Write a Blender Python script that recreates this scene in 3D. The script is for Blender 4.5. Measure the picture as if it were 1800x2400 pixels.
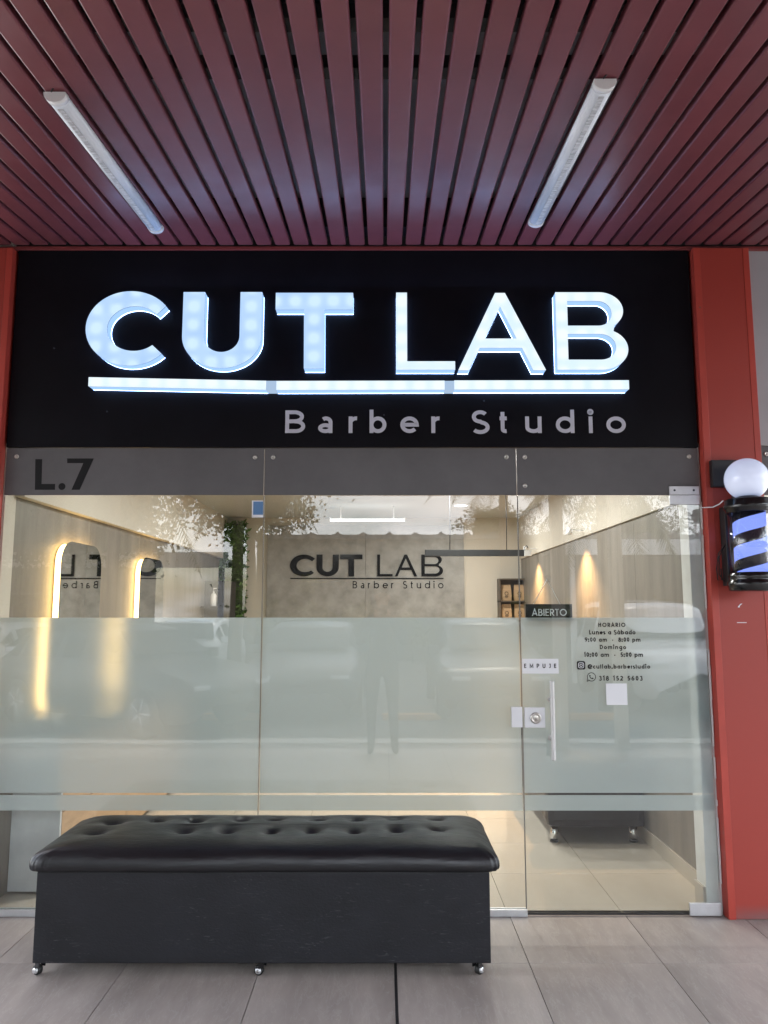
import bpy, bmesh, math, random
from math import sin, cos, pi, radians as R
from mathutils import Vector, Matrix, noise
from mathutils.geometry import tessellate_polygon
random.seed(7)
for o in list(bpy.data.objects): bpy.data.objects.remove(o)
sc = bpy.context.scene
col = sc.collection
# ------------------------------------------------------------------ camera
cam = bpy.data.cameras.new('camera'); co = bpy.data.objects.new('camera', cam); col.objects.link(co)
co.location = (0, -4.08, 1.55); co.rotation_euler = (R(90 + 7.2), 0, 0)
cam.sensor_fit = 'HORIZONTAL'; cam.sensor_width = 36; cam.lens = 36 * 1781 / 1800
cam.clip_start = 0.02; cam.clip_end = 500
sc.camera = co
# ------------------------------------------------------------------ sky and sun
EXPO = 2.05
sc.view_settings.view_transform = 'Standard'; sc.view_settings.look = 'None'
sc.view_settings.exposure = EXPO; sc.view_settings.gamma = 1; sc.view_settings.use_curve_mapping = False
SUN_EL, SUN_AZ = R(66), R(162)        # the sun stands over the car park, behind the far building; the canopy shades the shop front
w = bpy.data.worlds.new('World'); sc.world = w; w.use_nodes = True
nt = w.node_tree; N = nt.nodes; L_ = nt.links; N.clear()
sky = N.new('ShaderNodeTexSky'); sky.sky_type = 'NISHITA'; sky.sun_disc = False
sky.sun_elevation = SUN_EL; sky.sun_rotation = SUN_AZ; sky.air_density = 1.2; sky.dust_density = 1.5
tc = N.new('ShaderNodeTexCoord'); mp = N.new('ShaderNodeMapping'); mp.inputs['Scale'].default_value = (1, 1, 3.2)
nz = N.new('ShaderNodeTexNoise'); nz.inputs['Scale'].default_value = 2.6; nz.inputs['Detail'].default_value = 8; nz.inputs['Roughness'].default_value = .55
cr = N.new('ShaderNodeValToRGB'); cr.color_ramp.elements[0].position = .38; cr.color_ramp.elements[1].position = .58
mx = N.new('ShaderNodeMix'); mx.data_type = 'RGBA'; mx.inputs['B'].default_value = (11, 11.2, 11.6, 1)
bg = N.new('ShaderNodeBackground'); bg.inputs['Strength'].default_value = .15
wo = N.new('ShaderNodeOutputWorld')
L_.new(tc.outputs['Generated'], mp.inputs['Vector']); L_.new(mp.outputs['Vector'], nz.inputs['Vector'])
L_.new(nz.outputs['Fac'], cr.inputs['Fac']); L_.new(cr.outputs['Color'], mx.inputs['Factor'])
L_.new(sky.outputs['Color'], mx.inputs['A']); L_.new(mx.outputs['Result'], bg.inputs['Color']); L_.new(bg.outputs['Background'], wo.inputs['Surface'])
sl = bpy.data.lights.new('sun', 'SUN'); so = bpy.data.objects.new('sun', sl); col.objects.link(so)
sl.energy = .9; sl.angle = R(4); sl.color = (1, .95, .87)
sd = Vector((sin(SUN_AZ) * cos(SUN_EL), cos(SUN_AZ) * cos(SUN_EL), sin(SUN_EL)))
so.rotation_euler = sd.to_track_quat('Z', 'Y').to_euler(); so.location = (0, -12, 14)
cy = sc.cycles
cy.max_bounces = 9; cy.diffuse_bounces = 5; cy.glossy_bounces = 5; cy.transmission_bounces = 7; cy.transparent_max_bounces = 16
cy.caustics_reflective = False; cy.caustics_refractive = False; cy.sample_clamp_indirect = 6
cy.use_denoising = True
try: cy.denoiser = 'OPENIMAGEDENOISE'
except Exception: pass
cy.use_adaptive_sampling = True; cy.adaptive_threshold = .015

# ------------------------------------------------------------------ materials
def mat(name):
    m = bpy.data.materials.new(name); m.use_nodes = True
    return m, m.node_tree.nodes, m.node_tree.links
def P(name, c, rough=.5, metal=0, var=0, vs=6, bump=0, bs=60, stretch=(1, 1, 1), spec=.5, rvar=0, c2=None, trans=0, coat=0, objrand=0):
    m, n, l = mat(name); b = n['Principled BSDF']
    b.inputs['Base Color'].default_value = (*c, 1); b.inputs['Roughness'].default_value = rough
    b.inputs['Metallic'].default_value = metal; b.inputs['Specular IOR Level'].default_value = spec
    b.inputs['Coat Weight'].default_value = coat
    if var or bump or rvar or c2:
        t = n.new('ShaderNodeTexCoord'); q = n.new('ShaderNodeMapping'); q.inputs['Scale'].default_value = stretch
        l.new(t.outputs['Object'], q.inputs['Vector'])
        if objrand:
            oi = n.new('ShaderNodeObjectInfo'); cx = n.new('ShaderNodeCombineXYZ')
            mu = n.new('ShaderNodeMath'); mu.operation = 'MULTIPLY'; mu.inputs[1].default_value = 40
            l.new(oi.outputs['Random'], mu.inputs[0])
            for k in range(3): l.new(mu.outputs[0], cx.inputs[k])
            l.new(cx.outputs[0], q.inputs['Location'])
        if var or c2:
            x = n.new('ShaderNodeTexNoise'); x.inputs['Scale'].default_value = vs; x.inputs['Detail'].default_value = 7; x.inputs['Roughness'].default_value = .65
            l.new(q.outputs[0], x.inputs['Vector'])
            r = n.new('ShaderNodeValToRGB'); r.color_ramp.elements[0].position = .3; r.color_ramp.elements[1].position = .7
            a = c2 or tuple(v * (1 - var) for v in c); e = c if c2 else tuple(min(1, v * (1 + var)) for v in c)
            r.color_ramp.elements[0].color = (*a, 1); r.color_ramp.elements[1].color = (*e, 1)
            l.new(x.outputs['Fac'], r.inputs['Fac'])
            if objrand:
                hs = n.new('ShaderNodeHueSaturation'); mr = n.new('ShaderNodeMapRange')
                mr.inputs['To Min'].default_value = 1 - objrand; mr.inputs['To Max'].default_value = 1 + objrand
                l.new(oi.outputs['Random'], mr.inputs['Value']); l.new(mr.outputs[0], hs.inputs['Value'])
                l.new(r.outputs[0], hs.inputs['Color']); l.new(hs.outputs[0], b.inputs['Base Color'])
            else: l.new(r.outputs[0], b.inputs['Base Color'])
        if rvar:
            x2 = n.new('ShaderNodeTexNoise'); x2.inputs['Scale'].default_value = vs * 2.3; x2.inputs['Detail'].default_value = 5
            l.new(q.outputs[0], x2.inputs['Vector']); mr2 = n.new('ShaderNodeMapRange')
            mr2.inputs['From Min'].default_value = .3; mr2.inputs['From Max'].default_value = .7
            mr2.inputs['To Min'].default_value = max(.02, rough - rvar); mr2.inputs['To Max'].default_value = rough + rvar
            l.new(x2.outputs['Fac'], mr2.inputs['Value']); l.new(mr2.outputs[0], b.inputs['Roughness'])
        if bump:
            x3 = n.new('ShaderNodeTexNoise'); x3.inputs['Scale'].default_value = bs; x3.inputs['Detail'].default_value = 6
            l.new(q.outputs[0], x3.inputs['Vector']); bb = n.new('ShaderNodeBump'); bb.inputs['Strength'].default_value = bump; bb.inputs['Distance'].default_value = .01
            l.new(x3.outputs['Fac'], bb.inputs['Height']); l.new(bb.outputs[0], b.inputs['Normal'])
    return m
def EM(name, c, s):
    m, n, l = mat(name); n.remove(n['Principled BSDF']); e = n.new('ShaderNodeEmission')
    e.inputs['Color'].default_value = (*c, 1); e.inputs['Strength'].default_value = s
    l.new(e.outputs[0], n['Material Output'].inputs['Surface']); return m
def LED(name, dim, bright, s, pitch=.105):
    """opal acrylic lit from inside by a row of LED modules: brighter in front of each module"""
    m, n, l = mat(name); b = n['Principled BSDF']
    b.inputs['Base Color'].default_value = (.08, .09, .11, 1); b.inputs['Roughness'].default_value = .35
    t = n.new('ShaderNodeTexCoord'); s3 = n.new('ShaderNodeSeparateXYZ'); l.new(t.outputs['Object'], s3.inputs[0])
    outs = []
    for ax in (0, 2):
        mu = n.new('ShaderNodeMath'); mu.operation = 'MULTIPLY'; mu.inputs[1].default_value = 2 * pi / pitch; l.new(s3.outputs[ax], mu.inputs[0])
        cs = n.new('ShaderNodeMath'); cs.operation = 'COSINE'; l.new(mu.outputs[0], cs.inputs[0])
        ad = n.new('ShaderNodeMath'); ad.operation = 'MULTIPLY_ADD'; ad.inputs[1].default_value = .5; ad.inputs[2].default_value = .5; l.new(cs.outputs[0], ad.inputs[0]); outs.append(ad)
    pr = n.new('ShaderNodeMath'); pr.operation = 'MULTIPLY'; l.new(outs[0].outputs[0], pr.inputs[0]); l.new(outs[1].outputs[0], pr.inputs[1])
    nz = n.new('ShaderNodeTexNoise'); nz.inputs['Scale'].default_value = 7; l.new(t.outputs['Object'], nz.inputs['Vector'])
    ad2 = n.new('ShaderNodeMath'); ad2.operation = 'MULTIPLY_ADD'; ad2.inputs[1].default_value = .75; l.new(nz.outputs['Fac'], ad2.inputs[0]); l.new(pr.outputs[0], ad2.inputs[2])
    r = n.new('ShaderNodeValToRGB'); r.color_ramp.elements[0].position = .2; r.color_ramp.elements[1].position = 1.1 if False else 1.0
    r.color_ramp.elements[0].color = (*dim, 1); r.color_ramp.elements[1].color = (*bright, 1)
    l.new(ad2.outputs[0], r.inputs['Fac']); l.new(r.outputs[0], b.inputs['Emission Color']); b.inputs['Emission Strength'].default_value = s
    return m

K = 1 / 2 ** EXPO
M = {}
M['slat'] = P('maroon_paint', (.160, .045, .055), .36, var=.12, vs=2.2, objrand=.05, rvar=.06, bump=.03, bs=25)
M['trim_red'] = P('maroon_trim', (.20, .04, .04), .4)
M['red'] = P('red_paint', (.43, .055, .038), .42, var=.11, vs=3, rvar=.06)
M['void'] = P('black_steel', (.012, .012, .014), .6)
M['roof_sheet'] = P('pale_grey_sheet', (.62, .63, .64), .5, var=.08)
M['sign_black'] = P('black_sign_panel', (.0050, .0050, .0075), .42, var=.3, vs=3, rvar=.06, bump=.01, bs=3, spec=.13)
M['led_a'] = LED('opal_blue_led', (.40, .60, .95), (.60, .80, 1.0), 1.06 * K)
M['led_b'] = LED('opal_white_led', (.68, .86, 1.0), (.86, .95, 1.0), 1.04 * K)
M['led_side'] = EM('opal_side_led', (.36, .58, .95), 1.15 * K)
M['added_halo'] = EM('added_halo', (.30, .52, 1), 16 * K)  # glowing band added behind the letters to throw a halo on the panel
M['joint_glow'] = EM('glowing_joint', (.46, .62, .84), .9 * K)  # dim glow put into the dark joints of the underline
M['seam'] = P('dark_seam', (.03, .04, .06), .5)
M['vinyl_grey'] = P('silver_vinyl', (.56, .56, .63), .45)
M['vinyl_black'] = P('black_vinyl', (.006, .006, .007), .5, spec=.25)
M['vinyl_white'] = P('white_vinyl', (.80, .81, .84), .4)
M['transom'] = P('grey_painted_glass', (.130, .127, .131), .38, var=.14, vs=2.5, rvar=.10, spec=.3)
M['steel'] = P('brushed_steel', (.60, .59, .58), .45, .35, var=.05, vs=40, stretch=(1, 1, .05))
M['alu'] = P('satin_aluminium', (.66, .67, .69), .42, .85, var=.06, vs=30)
M['plate'] = P('pale_satin_plate', (.76, .77, .80), .38, .35, var=.04)
M['screw'] = P('screw_metal', (.55, .52, .48), .3, 1)
M['leather'] = P('black_leatherette', (.007, .007, .009), .37, var=.25, vs=9, bump=.13, bs=70, stretch=(.45, 1.2, 1.6), rvar=.07, spec=.5)
def box_leather():
    m = P('creased_leatherette', (.0105, .0112, .0145), .46, var=.3, vs=5, spec=.4, bump=.10, bs=120, stretch=(.8, 1, 1.2), rvar=.06)
    n, l = m.node_tree.nodes, m.node_tree.links; b = n['Principled BSDF']
    t = n.new('ShaderNodeTexCoord'); q = n.new('ShaderNodeMapping'); q.inputs['Scale'].default_value = (9, 1, 62); q.inputs['Rotation'].default_value = (0, R(4), 0)
    l.new(t.outputs['Object'], q.inputs[0]); x = n.new('ShaderNodeTexNoise'); x.inputs['Scale'].default_value = 2.2; x.inputs['Detail'].default_value = 4; x.inputs['Distortion'].default_value = 1.4
    l.new(q.outputs[0], x.inputs['Vector']); r = n.new('ShaderNodeValToRGB'); r.color_ramp.elements[0].position = .62; r.color_ramp.elements[1].position = .70
    x2 = n.new('ShaderNodeTexNoise'); x2.inputs['Scale'].default_value = 5; l.new(t.outputs['Object'], x2.inputs['Vector'])
    r2 = n.new('ShaderNodeValToRGB'); r2.color_ramp.elements[0].position = .42; r2.color_ramp.elements[1].position = .62; l.new(x2.outputs['Fac'], r2.inputs[0])
    l.new(x.outputs['Fac'], r.inputs[0]); mu = n.new('ShaderNodeMath'); mu.operation = 'MULTIPLY'; l.new(r.outputs[0], mu.inputs[0]); l.new(r2.outputs[0], mu.inputs[1])
    mm = n.new('ShaderNodeMix'); mm.data_type = 'RGBA'; old = b.inputs['Base Color'].links[0].from_socket
    l.new(old, mm.inputs['A']); mm.inputs['B'].default_value = (.048, .049, .054, 1); l.new(mu.outputs[0], mm.inputs['Factor']); l.new(mm.outputs['Result'], b.inputs['Base Color'])
    return m
M['box_leather'] = box_leather()
M['rubber'] = P('black_rubber', (.012, .012, .012), .5)
M['chrome'] = P('chrome', (.8, .8, .8), .12, 1)
M['black_gloss'] = P('black_gloss_plastic', (.008, .008, .009), .16, rvar=.04, vs=20, spec=.6)
M['black_matt'] = P('black_matt', (.012, .012, .013), .5)
M['logo_black'] = P('black_acrylic', (.006, .006, .007), .12, spec=.16)
M['white_plastic'] = P('white_plastic', (.80, .80, .80), .35)
M['cream'] = P('cream_wall_paint', (.64, .585, .505), .6, var=.03, vs=3)
M['plaster'] = P('white_plaster', (.74, .75, .74), .7, var=.05, vs=9, bump=.1, bs=30)
M['ceiling'] = P('white_ceiling_paint', (.50, .49, .46), .7)
M['panel'] = P('grey_brown_panel', (.275, .245, .21), .5, c2=(.17, .15, .128), vs=2.2, stretch=(2.2, 2.2, .45), bump=.05, bs=20)
M['panel_cloud'] = P('grey_cement_panel', (.42, .405, .385), .5, c2=(.235, .225, .21), vs=4.5, bump=.04)
M['cement'] = P('pale_cement_laminate', (.74, .76, .79), .5, c2=(.60, .62, .66), vs=7)
M['oak'] = P('pale_oak', (.56, .37, .22), .45, var=.12, vs=5, stretch=(.3, 1, 6))
M['dark_wood'] = P('dark_wood', (.10, .075, .055), .5, var=.2, vs=8)
M['kraft'] = P('kraft_paper', (.52, .34, .19), .6, var=.12, vs=12)
M['tile_in'] = P('cream_porcelain', (.56, .51, .44), .10, c2=(.49, .445, .38), vs=2.5, stretch=(1, .5, 1), objrand=.02, rvar=.03)
M['grout_in'] = P('beige_grout', (.36, .31, .25), .8)
M['grout'] = P('dark_grout', (.17, .155, .145), .85)
M['mirror'] = P('mirror_glass', (.86, .88, .87), .02, 1)
M['led_warm'] = EM('warm_led_strip', (1, .62, .22), 14 * K)
M['led_cool'] = EM('cool_led_tube', (.95, .97, 1), 4.5 * K)
M['leaf_in'] = P('artificial_leaf', (.13, .25, .05), .5, c2=(.05, .12, .022), vs=14)
M['asphalt'] = P('asphalt', (.055, .055, .054), .85, var=.2, vs=4, bump=.2, bs=120)
M['kerb'] = P('kerb_concrete', (.36, .35, .33), .8, var=.1)
M['kerb_yellow'] = P('kerb_yellow', (.60, .28, .07), .7)
M['far_wall'] = P('grey_render', (.085, .082, .076), .8, var=.2, vs=1.2)
M['far_roof'] = P('corrugated_sheet', (.16, .16, .16), .6)
M['white_fascia'] = P('white_fascia', (.78, .78, .77), .5)
M['leaf'] = P('leaf_green', (.075, .105, .026), .55, c2=(.030, .055, .014), vs=3)
M['leaf_yellow'] = P('leaf_yellow_green', (.17, .17, .045), .55, c2=(.075, .09, .025), vs=4)
M['frond'] = P('palm_frond', (.075, .10, .035), .5, c2=(.035, .06, .02), vs=5)
M['bark'] = P('bark', (.12, .09, .065), .9, var=.3, vs=14, bump=.5, bs=20)
M['car_white'] = P('white_car_paint', (.72, .73, .75), .2, coat=.5)
M['car_dark'] = P('dark_car_paint', (.018, .02, .025), .35, coat=.12)
M['car_grey'] = P('grey_car_paint', (.06, .065, .07), .35, coat=.12)
M['car_glass'] = P('tinted_car_glass', (.012, .015, .017), .12, spec=.25)
M['lamp_red'] = P('red_lens', (.4, .02, .02), .2)
M['lamp_clear'] = P('clear_lens', (.7, .72, .74), .15)
M['skin'] = P('skin', (.42, .24, .16), .5)
M['hair'] = P('dark_hair', (.015, .011, .009), .6)
M['shirt'] = P('black_cotton', (.016, .016, .018), .85)
M['trousers'] = P('dark_trousers', (.022, .023, .028), .85)
M['kraft_print'] = P('dark_print', (.03, .025, .02), .6)
M['sticker_blue'] = P('blue_print', (.10, .22, .42), .4)
M['globe'] = P('lit_opal_globe', (.75, .78, .85), .12)
_g = M['globe'].node_tree.nodes['Principled BSDF']; _g.inputs['Emission Color'].default_value = (.55, .66, 1, 1); _g.inputs['Emission Strength'].default_value = .40 * K
M['stripe_blue'] = EM('lit_blue_stripe', (.26, .36, 1.0), 1.2 * K)
M['tube_in'] = P('reflector', (.02, .02, .03), .15)

def tile_material():
    m = P('stone_porcelain', (.420, .370, .338), .46, c2=(.262, .230, .210), vs=3.2, stretch=(1.0, .55, 1), objrand=.035, rvar=.05, bump=.04, bs=90)
    n, l = m.node_tree.nodes, m.node_tree.links; b = n['Principled BSDF']
    q = [x for x in n if x.type == 'MAPPING'][0]; q.inputs['Rotation'].default_value = (0, 0, R(58)); q.inputs['Scale'].default_value = (1.6, .38, 1)
    x = n.new('ShaderNodeTexNoise'); x.inputs['Scale'].default_value = 9; x.inputs['Detail'].default_value = 8; x.inputs['Roughness'].default_value = .7; x.inputs['Distortion'].default_value = .4
    l.new(q.outputs[0], x.inputs['Vector'])
    r = n.new('ShaderNodeValToRGB'); e = r.color_ramp.elements; e[0].position = .485; e[0].color = (0, 0, 0, 1); e[1].position = .50; e[1].color = (1, 1, 1, 1); e2 = e.new(.515); e2.color = (0, 0, 0, 1)
    l.new(x.outputs['Fac'], r.inputs[0]); mu = n.new('ShaderNodeMath'); mu.operation = 'MULTIPLY'; mu.inputs[1].default_value = .32; l.new(r.outputs[0], mu.inputs[0])
    mm = n.new('ShaderNodeMix'); mm.data_type = 'RGBA'; old = b.inputs['Base Color'].links[0].from_socket
    l.new(old, mm.inputs['A']); mm.inputs['B'].default_value = (.52, .49, .46, 1); l.new(mu.outputs[0], mm.inputs['Factor']); l.new(mm.outputs['Result'], b.inputs['Base Color'])
    return m
M['tile'] = tile_material()
def perforated():
    m, n, l = mat('perforated_red'); b = n['Principled BSDF']; b.inputs['Roughness'].default_value = .45
    t = n.new('ShaderNodeTexCoord'); s3 = n.new('ShaderNodeSeparateXYZ'); l.new(t.outputs['Object'], s3.inputs[0]); outs = []
    for ax, p in ((0, .0085), (2, .0060)):
        mu = n.new('ShaderNodeMath'); mu.operation = 'MULTIPLY'; mu.inputs[1].default_value = 2 * pi / p; l.new(s3.outputs[ax], mu.inputs[0])
        c_ = n.new('ShaderNodeMath'); c_.operation = 'COSINE'; l.new(mu.outputs[0], c_.inputs[0]); outs.append(c_)
    pr = n.new('ShaderNodeMath'); pr.operation = 'MULTIPLY'; l.new(outs[0].outputs[0], pr.inputs[0]); l.new(outs[1].outputs[0], pr.inputs[1])
    r = n.new('ShaderNodeValToRGB'); r.color_ramp.elements[0].position = .22; r.color_ramp.elements[1].position = .50
    r.color_ramp.elements[0].color = (.43, .055, .038, 1); r.color_ramp.elements[1].color = (.12, .012, .010, 1)
    l.new(pr.outputs[0], r.inputs[0])
    x = n.new('ShaderNodeTexNoise'); x.inputs['Scale'].default_value = 5; l.new(t.outputs['Object'], x.inputs['Vector'])
    z = n.new('ShaderNodeMapRange'); z.inputs['From Min'].default_value = .075; z.inputs['From Max'].default_value = .02; l.new(s3.outputs[2], z.inputs['Value'])
    mm = n.new('ShaderNodeMix'); mm.data_type = 'RGBA'; l.new(r.outputs[0], mm.inputs['A']); mm.inputs['B'].default_value = (.17, .12, .12, 1)
    mu2 = n.new('ShaderNodeMath'); mu2.operation = 'MULTIPLY'; l.new(z.outputs[0], mu2.inputs[0]); l.new(x.outputs['Fac'], mu2.inputs[1])
    l.new(mu2.outputs[0], mm.inputs['Factor']); l.new(mm.outputs['Result'], b.inputs['Base Color'])
    return m
def chips(m):
    n, l = m.node_tree.nodes, m.node_tree.links; b = n['Principled BSDF']; t = n.new('ShaderNodeTexCoord')
    x = n.new('ShaderNodeTexNoise'); x.inputs['Scale'].default_value = 26; x.inputs['Detail'].default_value = 6; l.new(t.outputs['Object'], x.inputs['Vector'])
    r = n.new('ShaderNodeValToRGB'); r.color_ramp.elements[0].position = .70; r.color_ramp.elements[1].position = .73; l.new(x.outputs['Fac'], r.inputs[0])
    mm = n.new('ShaderNodeMix'); mm.data_type = 'RGBA'; l.new(b.inputs['Base Color'].links[0].from_socket, mm.inputs['A']); mm.inputs['B'].default_value = (.16, .09, .06, 1)
    l.new(r.outputs[0], mm.inputs['Factor']); l.new(mm.outputs['Result'], b.inputs['Base Color'])
chips(M['red'])
M['perf'] = perforated()
M['nb_panel'] = P('grey_neighbour_panel', (.40, .40, .42), .5, var=.04)
M['seal'] = P('grey_silicone', (.20, .19, .175), .4)
def glass(name, refl=2.0, tint=(.93, .955, .94), ior=1.52):
    m, n, l = mat(name); n.remove(n['Principled BSDF'])
    tr = n.new('ShaderNodeBsdfTransparent'); tr.inputs[0].default_value = (*tint, 1); gl = n.new('ShaderNodeBsdfGlossy'); gl.inputs['Roughness'].default_value = 0
    fr = n.new('ShaderNodeFresnel'); fr.inputs['IOR'].default_value = ior; ge = n.new('ShaderNodeNewGeometry')
    inv = n.new('ShaderNodeMath'); inv.operation = 'SUBTRACT'; inv.inputs[0].default_value = 1; l.new(ge.outputs['Backfacing'], inv.inputs[1])
    mu = n.new('ShaderNodeMath'); mu.operation = 'MULTIPLY'; mu.inputs[1].default_value = refl; mu.use_clamp = True; l.new(fr.outputs[0], mu.inputs[0])
    m2 = n.new('ShaderNodeMath'); m2.operation = 'MULTIPLY'; l.new(mu.outputs[0], m2.inputs[0]); l.new(inv.outputs[0], m2.inputs[1])
    ms = n.new('ShaderNodeMixShader'); l.new(m2.outputs[0], ms.inputs[0]); l.new(tr.outputs[0], ms.inputs[1]); l.new(gl.outputs[0], ms.inputs[2])
    l.new(ms.outputs[0], n['Material Output'].inputs['Surface']); return m
M['glass'] = glass('shopfront_glass', 2.2)
M['clear'] = glass('clear_acrylic', 1.6, (.97, .97, .98))
def frost():
    m, n, l = mat('frosted_film'); n.remove(n['Principled BSDF'])
    d = n.new('ShaderNodeBsdfDiffuse'); d.inputs[0].default_value = (.69, .745, .775, 1)
    t = n.new('ShaderNodeBsdfTranslucent'); t.inputs[0].default_value = (.47, .55, .58, 1)
    r = n.new('ShaderNodeBsdfRefraction'); r.inputs[0].default_value = (.86, .88, .86, 1); r.inputs['Roughness'].default_value = .42; r.inputs['IOR'].default_value = 1.25
    a = n.new('ShaderNodeMixShader'); a.inputs[0].default_value = .40; l.new(d.outputs[0], a.inputs[1]); l.new(t.outputs[0], a.inputs[2])
    b = n.new('ShaderNodeMixShader'); b.inputs[0].default_value = .24; l.new(a.outputs[0], b.inputs[1]); l.new(r.outputs[0], b.inputs[2])
    l.new(b.outputs[0], n['Material Output'].inputs['Surface']); return m
M['frost'] = frost()

# ------------------------------------------------------------------ helpers
def link(name, me, parent=None, loc=(0, 0, 0)):
    o = bpy.data.objects.new(name, me); col.objects.link(o); o.location = loc
    if parent: o.parent = parent
    return o
def thing(name, label, cat, loc=(0, 0, 0), rz=0, group=None, kind=None):
    o = bpy.data.objects.new(name, None); col.objects.link(o); o.location = loc; o.rotation_euler = (0, 0, rz); o.empty_display_size = .1
    return tag(o, label, cat, group, kind)
def tag(o, label=None, cat=None, group=None, kind=None):
    for k, v in (('label', label), ('category', cat), ('group', group), ('kind', kind)):
        if v: o[k] = v
    return o
class B:
    def __init__(s): s.bm = bmesh.new()
    def box(s, x0, x1, y0, y1, z0, z1, bev=0, mi=0):
        vs = [s.bm.verts.new((x, y, z)) for x in (x0, x1) for y in (y0, y1) for z in (z0, z1)]
        fs = []
        for q in ((0, 1, 3, 2), (4, 6, 7, 5), (0, 4, 5, 1), (2, 3, 7, 6), (0, 2, 6, 4), (1, 5, 7, 3)):
            f = s.bm.faces.new([vs[i] for i in q]); f.material_index = mi; fs.append(f)
        if bev:
            es = list({e for f in fs for e in f.edges})
            bmesh.ops.bevel(s.bm, geom=es, offset=bev, segments=2, affect='EDGES', profile=.6, material=-1)
        return s
    def lathe(s, pts, c=(0, 0, 0), n=32, axis='z', mi=0, smooth=True, a0=0, a1=2 * pi):
        full = abs(a1 - a0 - 2 * pi) < 1e-6; rings = []
        for r, h in pts:
            ring = []
            for i in range(n if full else n + 1):
                a = a0 + (a1 - a0) * i / n
                p = {'z': (r * cos(a), r * sin(a), h), 'y': (r * cos(a), h, r * sin(a)), 'x': (h, r * cos(a), r * sin(a))}[axis]
                ring.append(s.bm.verts.new((c[0] + p[0], c[1] + p[1], c[2] + p[2])))
            rings.append(ring)
        for a, b in zip(rings, rings[1:]):
            k = len(a)
            for i in range(k if full else k - 1):
                f = s.bm.faces.new((a[i], a[(i + 1) % k], b[(i + 1) % k], b[i])); f.material_index = mi; f.smooth = smooth
        for ring in (rings[0], rings[-1]):
            if full:
                try: f = s.bm.faces.new(ring); f.material_index = mi
                except Exception: pass
        return s
    def tube(s, pts, r, n=8, mi=0, rs=None):
        pts = [Vector(p) for p in pts]; rings = []; up = Vector((0, 0, 1))
        for i, p in enumerate(pts):
            d = (pts[min(i + 1, len(pts) - 1)] - pts[max(i - 1, 0)]).normalized()
            u = d.cross(up) if abs(d.dot(up)) < .95 else d.cross(Vector((1, 0, 0))); u.normalize(); v = d.cross(u)
            rr = rs[i] if rs else r
            rings.append([s.bm.verts.new(p + u * rr * cos(2 * pi * k / n) + v * rr * sin(2 * pi * k / n)) for k in range(n)])
        for a, b in zip(rings, rings[1:]):
            for k in range(n):
                f = s.bm.faces.new((a[k], a[(k + 1) % n], b[(k + 1) % n], b[k])); f.smooth = True; f.material_index = mi
        for q in (rings[0], rings[-1]):
            f = s.bm.faces.new(q); f.material_index = mi
        return s
    def quad(s, pts, mi=0):
        f = s.bm.faces.new([s.bm.verts.new(p) for p in pts]); f.material_index = mi; return s
    def mesh(s, name, mats):
        bmesh.ops.recalc_face_normals(s.bm, faces=s.bm.faces[:])
        me = bpy.data.meshes.new(name); s.bm.to_mesh(me); s.bm.free()
        for m in (mats if isinstance(mats, (list, tuple)) else [mats]): me.materials.append(M[m])
        return me
    def obj(s, name, mats, parent=None, loc=(0, 0, 0), label=None):
        return tag(link(name, s.mesh(name, mats), parent, loc), label)
def flat(name, m, faces, parent=None, loc=(0, 0, 0)):
    """sheets whose winding must stay as given"""
    me = bpy.data.meshes.new(name); vs = []; fs = []
    for f in faces:
        fs.append(tuple(range(len(vs), len(vs) + len(f)))); vs += f
    me.from_pydata(vs, [], fs); me.materials.append(M[m]); me.update()
    return link(name, me, parent, loc)
def dup(o, loc=None, label=None):
    c = o.copy(); col.objects.link(c)
    if loc is not None: c.location = loc
    if label: c['label'] = label
    for ch in o.children:
        d = ch.copy(); col.objects.link(d); d.parent = c
        for g in ch.children:
            e = g.copy(); col.objects.link(e); e.parent = d
    return c
def ell(cx, cz, rx, rz, a0, a1, n=24):
    return [(cx + rx * cos(R(a0 + (a1 - a0) * i / n)), cz + rz * sin(R(a0 + (a1 - a0) * i / n))) for i in range(n + 1)]

# big letters: closed outlines in metres on the shop front (x, z), holes after the outline
BIG = {
 'C': [ell(-1.388, 3.067, .241, .21, 37.5, 317, 48) + ell(-1.363, 3.0655, .152, .1285, 312, 39.5, 40)],
 'U': [[(-1.101, 3.272), (-1.101, 3.02)] + ell(-.8855, 3.02, .2155, .177, 180, 360, 32)[1:] + [(-.67, 3.272), (-.788, 3.272), (-.788, 3.02)] + ell(-.886, 3.02, .098, .089, 0, -180, 24)[1:] + [(-.984, 3.272)]],
 'T': [[(-.594, 3.268), (-.594, 3.174), (-.438, 3.174), (-.435, 2.84), (-.326, 2.84), (-.328, 3.174), (-.170, 3.174), (-.170, 3.268)]],
 'L': [[(.067, 3.269), (.067, 2.834), (.386, 2.834), (.386, 2.879), (.126, 2.879), (.126, 3.269)]],
 'A': [[(.610, 3.267), (.404, 2.831), (.462, 2.831), (.521, 2.957), (.753, 2.957), (.811, 2.831), (.878, 2.831), (.664, 3.267)], [(.637, 3.194), (.551, 3.007), (.725, 3.007)]],
 'B': [[(.942, 2.834), (1.17, 2.834)] + ell(1.185, 2.948, .144, .114, -90, 62, 24) + ell(1.178, 3.166, .131, .105, -52, 90, 24) + [(.942, 3.271)],
       [(1.004, 3.080)] + ell(1.172, 3.152, .076, .072, -90, 90, 20) + [(1.004, 3.224)], [(1.002, 2.888)] + ell(1.180, 2.962, .086, .074, -90, 90, 20) + [(1.002, 3.036)]],
}
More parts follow.
